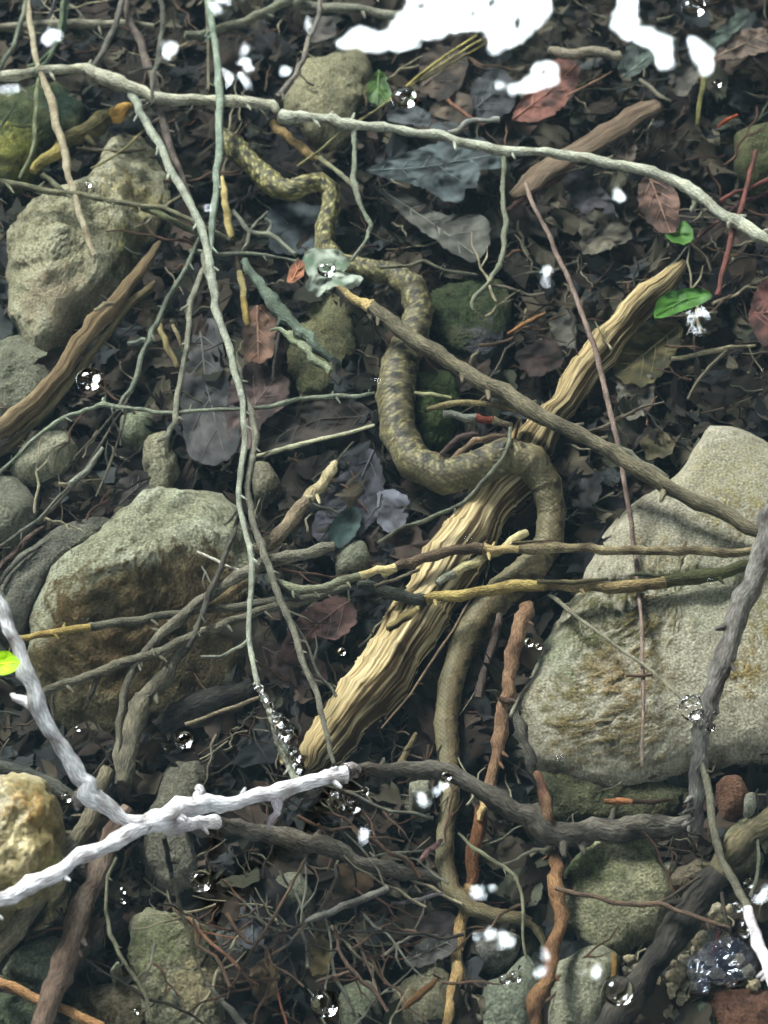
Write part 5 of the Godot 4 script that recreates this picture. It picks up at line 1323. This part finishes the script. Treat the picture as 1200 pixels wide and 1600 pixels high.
	stick("stick", "upper of the two brown sticks crossing the log and the snake", "stick", [[598, 900, -25, 6], [616, 888, -24, 8], [640, 880, -24, 11], [680, 868, -23, 11], [725, 860, -23, 10], [755, 858, -23, 11], [775, 860, -23, 9], [810, 858, -23, 9], [850, 856, -24, 13], [885, 857, -24, 9], [940, 860, -24, 9], [1000, 860, -24, 9], [1060, 862, -25, 9], [1110, 862, -26, 9], [1150, 864, -28, 9], [1195, 860, -30, 8]], {"split": [["pale_end", 0, 1, [206, 190, 140]], ["bark", 1, 5, [98, 82, 66]], ["bare_patch", 5, 7, [188, 164, 116]], ["bark", 7, 15, [124, 110, 84], {"c2": [84, 70, 54], "c3": [180, 164, 124]}]], "wob": 0.3}, [["strip", [[800, 848, -20, 3], [835, 846, -20, 3], [870, 843, -20, 2]], {"c": [120, 104, 80]}]])
	stick("stick", "lower of the two sticks crossing the log, yellow at its left end", "stick", [[560, 912, -28, 9], [600, 922, -28, 12], [640, 934, -28, 13], [664, 936, -27, 11], [700, 930, -27, 11], [750, 922, -26, 11], [800, 916, -26, 12], [850, 914, -26, 11], [900, 915, -26, 12], [950, 917, -26, 12], [1000, 915, -26, 12], [1040, 908, -26, 13], [1090, 900, -27, 14], [1140, 890, -28, 12], [1185, 882, -30, 9]], {"split": [["dark_end", 0, 3, [72, 72, 62]], ["yellow_part", 3, 7, [166, 146, 90], {"c2": [120, 98, 58]}], ["bark", 7, 11, [132, 114, 80], {"c2": [84, 70, 50]}], ["green_end", 11, 14, [74, 74, 48]]], "wob": 0.4}, [["strip", [[840, 908, -22, 4], [900, 910, -22, 5], [950, 904, -22, 3]], {"c": [104, 96, 70]}], ["strip", [[990, 898, -22, 4], [1012, 898, -22, 5], [1032, 900, -23, 3]], {"c": [92, 96, 72]}]])
	stick("stick", "short pale stick leaning between the two crossing sticks", "stick", [[684, 912, -32, 8], [710, 896, -30, 10], [740, 880, -28, 10], [775, 862, -27, 10], [800, 846, -26, 10], [824, 832, -26, 7]], {"split": [["grey_end", 0, 1, [132, 132, 116]], ["bare_wood", 1, 5, [188, 176, 132], {"c2": [150, 134, 92]}]]})
	stick("twig", "thin dark twig beside the short pale stick's lower end", "twig", [[586, 916, -20, 4], [620, 905, -20, 4], [655, 890, -21, 4]], {"c": [106, 96, 78], "mat": "twig"})
	stick("twig", "curved grey twig lying over the snake and the log", "twig", [[798, 668, -12, 4], [796, 690, -10, 5], [786, 715, -9, 5], [764, 742, -10, 5], [742, 768, -14, 5], [724, 786, -16, 5], [700, 798, -18, 5], [660, 815, -20, 5], [620, 828, -24, 4], [590, 848, -28, 4]], {"c": [104, 104, 88], "mat": "twig"})
	stick("twig", "hair thin arching twig in the dark below the log", "twig", [[596, 1138, -26, 2.2], [640, 1086, -26, 2.5], [680, 1025, -26, 2.8], [708, 985, -27, 2.8], [728, 948, -28, 2.5], [748, 918, -30, 2]], {"c": [126, 106, 84], "mat": "twig"})
	stick("stick", "pale forked stick over the green stone in the snake's bend", "stick", [[668, 640, -24, 4], [700, 632, -22, 7], [735, 630, -22, 6], [780, 634, -22, 6], [815, 644, -24, 5]], {"c": [134, 120, 86], "mat": "twig"}, [["side_twig", [[648, 614, -24, 4], [675, 616, -23, 5], [705, 622, -22, 4]], {"c": [132, 130, 96]}]])
	stick("stick", "red and white flecked twig below the pale forked one", "stick", [[694, 648, -26, 8], [715, 650, -25, 8], [745, 652, -25, 8], [770, 656, -25, 8], [800, 664, -27, 6]], {"split": [["white_flake", 0, 2, [118, 118, 106]], ["red_bark", 2, 3, [122, 66, 50]], ["white_flake", 3, 4, [146, 134, 108]]]})
	stick("twig", "dark knobbly twig just above the snake's low bend", "twig", [[682, 716, -30, 5], [705, 695, -28, 7], [725, 682, -27, 7], [745, 678, -27, 6]], {"c": [84, 70, 66]})
	stick("twig", "brown white tipped twig next to the snake's low bend", "twig", [[692, 730, -28, 5], [720, 706, -26, 7], [742, 688, -25, 7], [770, 682, -25, 6], [795, 682, -26, 4]], {"c": [120, 100, 80], "c3": [190, 160, 128]})
	stick("splinter", "orange splinter above the log at the centre right", "splinter", [[793, 522, -36, 3], [815, 508, -35, 5], [838, 496, -35, 4], [852, 488, -36, 2]], {"c": [140, 102, 68], "c3": [170, 126, 84], "mat": "twig"})
	stick("twig", "thin dark twig across the snake's neck", "twig", [[594, 418, -22, 4], [640, 415, -21, 4], [664, 408, -20, 4], [700, 424, -22, 4], [745, 430, -24, 4]], {"c": [94, 92, 76], "mat": "twig"})
	stick("twig", "grey twig right of the algae covered stone's top", "twig", [[766, 445, -36, 3], [795, 450, -34, 4], [825, 462, -34, 4], [850, 458, -35, 3]], {"c": [100, 94, 82], "mat": "twig"})
	stick("twig", "thin twig behind the reddish stem above the diagonal stick", "twig", [[915, 676, -26, 3], [950, 664, -25, 5], [985, 646, -25, 4], [1010, 634, -26, 3], [1038, 628, -27, 2]], {"c": [108, 96, 82], "mat": "twig"})
	stick("twig", "short pale barked twig leaving the diagonal stick", "twig", [[965, 695, -12, 3], [985, 706, -12, 5], [1005, 724, -13, 5], [1030, 736, -15, 5], [1044, 746, -17, 3]], {"c": [148, 144, 124]})
	stick("twig", "pale flat twig under the amber leaf at the right", "twig", [[1050, 560, -36, 5], [1080, 556, -35, 5], [1115, 548, -35, 6], [1140, 542, -36, 4], [1180, 540, -38, 3]], {"c": [150, 140, 112], "mat": "twig"})
	stick("twig", "dark thin twig falling from the pale flat one", "twig", [[1135, 548, -34, 4], [1110, 572, -34, 4], [1090, 596, -36, 4], [1075, 625, -40, 3]], {"c": [96, 90, 76], "mat": "twig"})
	stick("branch", "thick grey barked branch standing in the water at the right edge", "branch", [[1222, 790, 34, 27], [1200, 845, 28, 25], [1180, 900, 22, 23], [1158, 955, 16, 24], [1140, 1000, 11, 21], [1122, 1050, 6, 20], [1106, 1095, 2, 19], [1100, 1120, -2, 17], [1094, 1160, -8, 17], [1090, 1210, -16, 16], [1086, 1260, -26, 15], [1084, 1300, -36, 14]], {"c": [108, 104, 98], "c2": [74, 70, 68], "c3": [136, 134, 124], "sides": 20, "step": 0.003, "rough": 0.3, "wob": 0.4})
	stick("twig", "drowned pale twig crossing the pale boulder to the branch", "twig", [[858, 930, -30, 5], [890, 955, -28, 5], [930, 985, -26, 4], [970, 1015, -24, 4], [1020, 1050, -16, 4], [1055, 1082, -8, 4], [1072, 1096, -3, 5]], {"c": [132, 126, 106], "mat": "twig"})
	stick("twig", "long grey twig running down to the lower right corner", "twig", [[1084, 1138, -8, 7], [1094, 1175, -10, 7], [1104, 1220, -12, 8], [1112, 1270, -12, 9], [1120, 1318, -11, 9], [1136, 1358, -9, 9], [1156, 1396, -5, 9], [1168, 1420, 0, 11], [1182, 1460, 5, 13], [1196, 1500, 11, 13], [1214, 1555, 18, 13]], {"split": [["drowned_stem", 0, 7, [112, 108, 92]], ["bleached_end", 7, 10, [222, 214, 216], {"mat": "dry", "c2": [180, 170, 172]}]]})
	stick("twig", "small forked twig at the right edge by the bleached twig end", "twig", [[1184, 1300, -20, 3], [1186, 1340, -18, 4], [1182, 1375, -14, 4], [1172, 1400, -8, 3]], {"c": [116, 118, 100]})
	stick("stick", "thick black barked stick rising to the right edge at lower right", "branch", [[1225, 1262, -20, 25], [1185, 1296, -22, 25], [1150, 1328, -25, 25], [1120, 1368, -29, 27], [1090, 1408, -31, 30], [1060, 1448, -32, 28], [1030, 1495, -33, 30], [1000, 1540, -34, 30], [960, 1590, -35, 30], [930, 1640, -36, 28]], {"split": [["bark_part", 0, 3, [92, 84, 64], {"c2": [66, 62, 46]}], ["blackened_part", 3, 9, [56, 52, 46], {"c2": [36, 34, 32], "c3": [74, 70, 62]}]], "sides": 22, "step": 0.0035, "rough": 0.3})
	stick("stick", "upright orange stick with a cut top below the crossing sticks", "stick", [[822, 945, -28, 15], [816, 965, -29, 15], [808, 1000, -32, 14], [800, 1040, -36, 14], [794, 1070, -39, 13], [788, 1096, -42, 12], [784, 1120, -44, 13], [778, 1160, -47, 14], [772, 1200, -50, 12], [766, 1240, -54, 11]], {"c": [128, 98, 74], "c2": [84, 66, 52], "c3": [152, 124, 96], "end_c": [186, 150, 104], "tip": 0.1}, [["knob", [[782, 1092, -38, 6], [795, 1096, -36, 8], [804, 1098, -36, 5]], {"c": [76, 60, 50]}]])
	stick("stick", "long yellowed stick under the snake's tail loop", "stick", [[752, 1262, -52, 12], [748, 1300, -53, 14], [738, 1345, -55, 13], [734, 1385, -56, 11], [726, 1425, -56, 12], [718, 1470, -55, 12], [714, 1510, -54, 13], [706, 1550, -53, 13], [696, 1610, -52, 9]], {"split": [["brown_part", 0, 3, [116, 78, 52]], ["yellow_part", 3, 8, [164, 136, 92], {"c2": [106, 82, 54]}]]}, [["broken_tip", [[750, 1282, -48, 6], [755, 1262, -46, 8], [752, 1250, -46, 4]], {"c": [196, 166, 118]}]])
	stick("stick", "wet orange stick at the bottom, right of the snake's tail", "stick", [[862, 1330, -40, 10], [870, 1360, -38, 14], [868, 1395, -36, 15], [874, 1430, -34, 16], [866, 1470, -30, 14], [862, 1500, -26, 14], [852, 1535, -22, 15], [838, 1570, -18, 17], [820, 1640, -12, 17]], {"c": [114, 84, 58], "c2": [78, 58, 44], "c3": [140, 106, 72], "rough": 0.3, "wob": 0.6})
	stick("stick", "peeling brown stick above the dark forked log", "stick", [[838, 1208, -24, 7], [846, 1225, -22, 9], [852, 1250, -22, 12], [858, 1280, -26, 11], [864, 1305, -34, 8]], {"c": [104, 74, 58], "c3": [160, 130, 94]})
	stick("stick", "short grey brown stub left of the upright orange stick", "stick", [[780, 960, -46, 6], [774, 985, -45, 8], [768, 1015, -46, 9], [758, 1045, -48, 7], [754, 1065, -49, 9], [748, 1090, -52, 10]], {"c": [96, 82, 74], "c2": [66, 56, 52]})
	stick("stick", "knobbly grey root piece at the pale boulder's left corner", "root", [[805, 1118, -32, 8], [812, 1140, -30, 10], [822, 1165, -30, 9], [830, 1190, -32, 10], [838, 1215, -36, 7]], {"c": [84, 80, 70], "c2": [52, 50, 46], "rough": 0.5, "wob": 0.7})
	stick("stick", "small forked tan stump below the log's lower end", "stick", [[620, 1200, -46, 6], [632, 1178, -44, 7], [644, 1158, -43, 6], [650, 1146, -43, 4]], {"c": [128, 114, 84]}, [["side_twig", [[622, 1182, -44, 3], [640, 1170, -42, 3], [666, 1158, -40, 2]], {"c": [64, 58, 50]}]])
	stick("stick", "orange tipped thin stick above the dark forked log", "stick", [[945, 1252, -38, 5], [965, 1251, -37, 7], [988, 1253, -37, 6], [1020, 1254, -38, 5], [1052, 1250, -39, 3]], {"split": [["orange_tip", 0, 2, [150, 100, 68]], ["dark_part", 2, 4, [72, 56, 46]]]})
	stick("stick", "stubby yellow peg above the lower right bubble", "stick", [[956, 1530, -20, 6], [960, 1508, -20, 6], [957, 1490, -20, 4]], {"c": [160, 122, 66]})
	# --- the bottom
	stick("stick", "thick red brown stick leaning at the lower left", "stick", [[200, 1268, -44, 16], [178, 1300, -40, 19], [158, 1345, -37, 20], [138, 1395, -34, 21], [120, 1445, -33, 20], [102, 1500, -33, 22], [84, 1545, -33, 22], [52, 1640, -33, 22]], {"c": [106, 88, 74], "c2": [74, 58, 50], "c3": [128, 112, 98], "rough": 0.3, "sides": 18})
	stick("stick", "tan grey stick behind the bleached branch, running to the left edge", "stick", [[168, 1205, -44, 16], [148, 1255, -42, 17], [128, 1300, -40, 18], [100, 1345, -39, 18], [62, 1400, -38, 19], [25, 1455, -38, 20], [-20, 1508, -38, 20]], {"c": [108, 100, 82], "c2": [78, 72, 58], "rough": 0.25, "sides": 16})
	stick("branch", "dull grey branch behind the golden stone", "branch", [[-20, 1200, -34, 16], [40, 1212, -34, 17], [85, 1232, -35, 17], [130, 1258, -38, 12]], {"c": [78, 78, 70], "c2": [56, 58, 52]})
	stick("reed_stalk", "orange tan reed lying in the bottom left corner", "stalk", [[-20, 1522, -40, 10], [20, 1542, -40, 10], [60, 1562, -41, 10], [110, 1580, -42, 10], [160, 1605, -43, 10]], {"c": [178, 134, 92], "c2": [138, 100, 66]})
	stick("twig", "curved grey green twig below the bleached branch", "twig", [[182, 1340, -24, 4], [168, 1370, -24, 4], [165, 1420, -25, 4], [172, 1460, -26, 5], [186, 1490, -27, 5], [206, 1522, -30, 5], [228, 1556, -33, 5], [236, 1590, -36, 4]], {"c": [106, 104, 84], "mat": "twig"})
	stick("twig", "black bent twig over the flat stones at the lower left", "twig", [[132, 1498, -34, 3], [160, 1518, -34, 3], [200, 1540, -36, 3], [226, 1560, -37, 4], [262, 1568, -38, 4], [300, 1586, -38, 3], [330, 1612, -38, 3]], {"c": [52, 48, 42], "mat": "twig"})
	stick("twig", "dark twig hanging from the white fork onto the green tinged slab", "twig", [[256, 1310, -8, 6], [262, 1342, -18, 6], [268, 1372, -26, 5], [280, 1412, -34, 5], [290, 1442, -38, 5], [302, 1490, -40, 3], [322, 1535, -40, 3], [345, 1562, -40, 6], [362, 1580, -40, 8], [392, 1612, -40, 8]], {"split": [["dark_stem", 0, 2, [48, 46, 40]], ["stem", 2, 6, [92, 88, 72]], ["grey_end", 6, 9, [120, 116, 104]]]})
	stick("twig", "reddish twig at the lower left of the fine twig tangle", "twig", [[294, 1432, -36, 3], [312, 1455, -36, 4], [340, 1482, -36, 4], [366, 1504, -36, 4], [386, 1528, -37, 3], [404, 1540, -38, 3]], {"c": [130, 94, 74], "mat": "twig"}, [["side_twig", [[318, 1456, -36, 2], [345, 1462, -36, 2], [370, 1466, -37, 2]], {}]])
	stick("twig", "long fine dark twig of the lower tangle", "twig", [[482, 1332, -30, 3], [468, 1360, -29, 3], [448, 1398, -28, 4], [425, 1438, -28, 4], [405, 1468, -29, 4], [388, 1496, -31, 4], [372, 1525, -34, 3], [355, 1560, -38, 3]], {"c": [88, 72, 58], "mat": "twig"})
	stick("twig", "grey leaning twig of the lower tangle pointing at the snake", "twig", [[606, 1388, -26, 8], [580, 1398, -26, 8], [550, 1412, -26, 9], [520, 1424, -26, 8], [492, 1434, -27, 8], [478, 1442, -28, 6]], {"c": [126, 122, 114], "c2": [84, 80, 74]}, [["side_twig", [[482, 1440, -28, 4], [450, 1455, -29, 3], [405, 1466, -31, 3]], {"c": [64, 54, 46]}], ["side_twig", [[478, 1444, -28, 4], [450, 1476, -30, 3], [402, 1506, -34, 3]], {"c": [136, 116, 92]}], ["side_twig", [[496, 1428, -27, 4], [514, 1400, -26, 5], [526, 1372, -26, 4], [524, 1350, -27, 3]], {"c": [74, 66, 56]}]])
	stick("twig", "brown bent twig left of the bottom bubble", "twig", [[523, 1446, -36, 4], [530, 1486, -35, 4], [545, 1512, -35, 5], [566, 1534, -36, 5], [590, 1556, -38, 5], [606, 1580, -40, 4]], {"c": [104, 84, 72], "mat": "twig"}, [["side_twig", [[545, 1518, -35, 3], [520, 1526, -36, 4], [494, 1534, -38, 3]], {"c": [124, 104, 88]}]])
	stick("twig", "second brown twig right of the bent one near the bottom", "twig", [[552, 1454, -36, 3], [566, 1486, -36, 4], [580, 1520, -37, 3], [590, 1550, -38, 3]], {"c": [98, 82, 72], "mat": "twig"})
	stick("twig", "rusty thin twig at the bottom below the ochre leaf", "twig", [[434, 1545, -40, 2.5], [440, 1575, -40, 3], [450, 1610, -41, 3]], {"c": [130, 82, 64], "mat": "twig"})
	stick("twig", "grey forked twig left of the snake's tail loop", "twig", [[596, 1495, -40, 3], [622, 1474, -38, 3], [648, 1460, -38, 4], [684, 1462, -39, 3]], {"c": [126, 120, 110], "mat": "twig"}, [["side_twig", [[645, 1460, -38, 3], [660, 1430, -38, 3], [664, 1400, -40, 3]], {"c": [78, 74, 66]}]])
	stick("twig", "grey violet twig pointing at the snake's tail loop", "twig", [[612, 1412, -42, 5], [640, 1408, -40, 5], [668, 1402, -40, 5], [694, 1395, -42, 3]], {"c": [112, 104, 104]})
	stick("twig", "pale green twig from the snake down to its tail", "twig", [[716, 1302, -36, 3], [732, 1318, -34, 4], [752, 1332, -33, 5], [778, 1350, -33, 5], [792, 1358, -34, 4], [806, 1370, -35, 4], [813, 1390, -35, 4], [818, 1430, -34, 4], [817, 1465, -36, 3], [822, 1498, -40, 3]], {"c": [132, 130, 104], "mat": "twig"})
	stick("twig", "thin wet twig right of the pale green one", "twig", [[786, 1350, -36, 3], [806, 1344, -34, 3], [826, 1332, -32, 3], [842, 1328, -32, 2]], {"c": [104, 100, 88], "mat": "twig"})
	stick("twig", "long brown twig running right under the rounded stone's front to the gravel", "twig", [[868, 1388, -24, 5], [895, 1396, -22, 6], [935, 1402, -20, 5], [972, 1412, -19, 6], [1000, 1414, -19, 6], [1030, 1412, -18, 6], [1055, 1422, -17, 5], [1090, 1434, -15, 6], [1120, 1444, -12, 5], [1142, 1450, -10, 3]], {"c": [100, 82, 68], "mat": "twig"}, [["side_twig", [[1030, 1410, -18, 4], [1058, 1394, -20, 3], [1094, 1370, -22, 3]], {"c": [76, 66, 56]}], ["side_twig", [[1126, 1446, -12, 4], [1120, 1470, -18, 4], [1112, 1492, -24, 3]], {"c": [92, 54, 48]}], ["side_twig", [[1128, 1395, -18, 4], [1132, 1425, -14, 4], [1142, 1462, -14, 3]], {"c": [60, 54, 48]}]])
	stick("splinter", "orange brown splinter on the stained stone at the bottom", "splinter", [[632, 1576, -38, 6], [652, 1558, -36, 8], [672, 1540, -36, 7], [682, 1528, -37, 4]], {"c": [124, 92, 60], "mat": "wood", "grain": 0.1})
	stick("twig", "pink white peeling twig left of the snake near the bottom", "twig", [[652, 1350, -40, 3], [664, 1336, -38, 6], [680, 1322, -38, 7], [690, 1312, -40, 4]], {"c": [150, 116, 110]})

func make_surface() -> void:
	bubble("round bubble on the water at the end of the pine needles", 632, 152, 21)
	bubble("bubble with a bright gleam beside the split dead branch", 140, 592, 21)
	bubble("bubble below the knotted root at the centre left", 288, 1156, 15)
	bubble("bubble above the green tinged slab in the lower left", 314, 1376, 19)
	bubble("large bubble at the bottom middle by the pale green stone", 508, 1568, 23)
	bubble("big clear bubble over the dark log end at the bottom right", 966, 1548, 25)
	bubble("small bubble left of the golden stone's twin twigs", 104, 1246, 9)
	bubble("tiny bubble on the wine brown torn leaf", 534, 1018, 7)
	bubble("bubble at the top edge right of the narrow reflection", 1084, 10, 20)
	bubble("pair of small bubbles' left one beside the grey pointed stone", 788, 1530, 9)
	bubble("small bubble with a pale gleam, right one of the pair on the grey pointed stone", 805, 1526, 10)
	bubble("tiny bubble over the large boulder", 138, 288, 6)
	bubble("tiny bubble by the drowned stem's joint at lower middle", 697, 1212, 9)
	bubble("bead of air on the block shaped boulder's lower front", 121, 1138, 5)
	bubble("tiny bead in the dark below the bleached branch", 192, 1391, 6)
	bubble("second tiny bead in the dark beside the curved twig", 192, 1407, 5)
	bubble("tiny bead over the flat stones at the bottom left", 213, 1580, 5)
	bubble("small pair of gleaming beads in the dark right of the orange stick", 826, 1004, 8)
	bubble("gleaming bead left of the pale boulder's edge", 841, 1010, 6)
	bubble("bright bubble on the pale lichen clump", 510, 420, 15)
	bubble("small bubble in the dark gap at upper right", 1120, 130, 8)
	film("chain of bright bubbles clinging to the long forked twig where it leaves the water", [[405, 1076, 7, 1], [412, 1090, 8, 2], [420, 1104, 9, 2], [428, 1122, 10, 2], [436, 1124, 11, 4], [442, 1142, 17, 2, 1.2], [450, 1162, 16, 2, 1.5], [440, 1158, 12, 1, 1.6], [458, 1182, 13, 1, 1.3], [447, 1184, 12, 1, 1.2], [462, 1200, 11, 1]])
	film("crumpled clump of bubbles where the thick grey branch enters the water", [[1080, 1106, 18, 2, 1.2], [1092, 1122, 14, 1], [1072, 1098, 9, 3], [1086, 1094, 9, 4], [1110, 1135, 8, 1], [1100, 1138, 7, 0], [1116, 1112, 7, 2]])
	film("dark frothy bubbles under the bleached branch's wet end", [[528, 1250, 17, 1], [552, 1260, 12, 1], [570, 1236, 7, 1]])
	film("wide blistered sheet of bubbles over the gravel patch", [[1135, 1502, 44, -3, 0.8], [1096, 1512, 24, -2, 0.9], [1098, 1540, 12, 0, 1.2]], "film")
	film("glassy bubbles along the bleached twig end at lower right", [[1152, 1416, 9, 1], [1163, 1450, 9, 1, 1.8], [1170, 1380, 8, 0]])

func make_brush() -> void:
	# fine bare twigs lying loose over the litter, each a thing of its own: six grown, the rest copied
	var anchors := [["the large pocked boulder", 120, 380], ["the mossy boulder", 50, 210], ["the wedge shaped stone", 520, 130], ["the slate grey leaf", 690, 260], ["the russet leaf", 850, 140], ["the flat wood piece", 930, 225], ["the pinkish leaf", 1030, 320], ["the wine red leaf", 1200, 485], ["the amber leaf", 1010, 550], ["the green algae stone", 730, 490], ["the snake's yellow coil", 470, 290], ["the lichen clump", 515, 425], ["the crusted twig", 450, 500], ["the dark grey leaf", 325, 620], ["the split dead branch", 140, 540], ["the pale angular stone", 68, 715], ["the lumpy upright stone", 250, 725], ["the dark brown leaf", 490, 665], ["the violet grey leaf", 545, 780], ["the snake's low bend", 650, 740], ["the block shaped boulder", 240, 950], ["the smooth grey stone", 80, 900], ["the wine brown leaf", 505, 975], ["the log's lower end", 500, 1180], ["the knotted root", 230, 1120], ["the golden stone", 40, 1310], ["the thorned branch", 420, 1245], ["the dull grey root", 600, 1350], ["the upright orange stick", 790, 1090], ["the pale boulder", 1000, 1000], ["the dark forked log", 900, 1300], ["the rounded tan stone", 960, 1400], ["the snake's tail", 770, 1430], ["the egg shaped stone", 910, 1560], ["the stained stone", 660, 1575], ["the bottom bubble", 508, 1560], ["the fine twig tangle", 420, 1440], ["the green tinged slab", 275, 1520], ["the red brown stick", 120, 1450], ["the black end of the stick", 1020, 1510]]
	var zones := [[150, 80, 200, 110, 22], [330, 300, 110, 160, 14], [120, 720, 110, 110, 14], [460, 1470, 150, 110, 26], [250, 1490, 150, 100, 8], [640, 1500, 110, 90, 10], [860, 1450, 150, 110, 6], [380, 170, 160, 90, 12], [640, 1290, 110, 90, 10], [1080, 420, 110, 170, 16], [850, 460, 120, 140, 10], [430, 900, 120, 120, 10], [1000, 200, 150, 90, 10], [620, 110, 140, 90, 6]]
	var kinds := [["grey", [104, 102, 90]], ["brown", [92, 74, 60]], ["pale", [150, 140, 114]], ["dark", [58, 52, 46]], ["red brown", [88, 66, 54]]]
	var grown := {}
	var used := {}
	for zn in zones:
		for k in zn[4]:
			var px := Vector2(rng.randfn(zn[0], zn[2] * 0.55), rng.randfn(zn[1], zn[3] * 0.55))
			if px.x < 0 or px.y < 0 or px.x > W or px.y > H:
				px = Vector2(zn[0], zn[1])
			var kind: Array = kinds[rng.randi() % kinds.size()]
			var long := rng.randf() < 0.45
			var key := "%s %s" % ["long" if long else "short", kind[0]]
			var turn := rng.randf() * 180.0
			var lie := "lying across" if turn < 22.0 or turn > 158.0 else ("slanting down right" if turn < 68.0 else ("lying upright" if turn < 112.0 else "slanting down left"))
			var best: Array = anchors[0]
			for a in anchors:
				if px.distance_to(Vector2(a[1], a[2])) < px.distance_to(Vector2(best[1], best[2])):
					best = a
			var d := px - Vector2(best[1], best[2])
			var where := "right of" if absf(d.x) > absf(d.y) and d.x > 0 else ("left of" if absf(d.x) > absf(d.y) else ("below" if d.y > 0 else "above"))
			var label := "%s fine twig %s, %s %s" % [key, lie, where, best[0]]
			if used.has(label):
				continue
			used[label] = true
			var o: Node3D
			if grown.has(key):
				o = grown[key].duplicate()
				o.name = numbered("fine_twig")
				add_child(o)
			else:
				var l := 0.052 if long else 0.024
				var pts := []
				for j in 7:
					pts.append(Vector4((j / 6.0 - 0.5) * l, 0.05 * l * nf.get_noise_1d(j * 1.1 + key.length()), 0.09 * l * nf.get_noise_1d(j * 0.9 + hash(key) % 90), (0.0009 if long else 0.0007) * (1.0 - j * 0.09)))
				o = Node3D.new()
				o.name = numbered("fine_twig")
				add_child(o)
				put("stem", tube(pts, {"c": lin(kind[1]), "sides": 7, "soft": 0.5, "wob": 0.0}), M.twig, o, Vector3.ZERO)
				var q: Vector4 = pts[3]
				var s2 := [q, q + Vector4(l * 0.12, 0.001, l * 0.1, -0.0002), q + Vector4(l * 0.26, 0.002, l * 0.14, -0.0005)]
				put("side_twig", tube(s2, {"c": lin(kind[1]), "sides": 6, "soft": 0.5, "wob": 0.0}), M.twig, o, Vector3.ZERO)
				grown[key] = o
			var p := at(px.x, px.y, rng.randf_range(-0.05, -0.03))
			o.position = p
			o.rotation = Vector3(0, -deg_to_rad(turn) + (PI if rng.randf() < 0.5 else 0.0), rng.randfn(0, 0.12))
			o.scale = Vector3.ONE * rng.randf_range(0.85, 1.35)
			tag(o, label, "twig", "fine loose twigs over the litter")
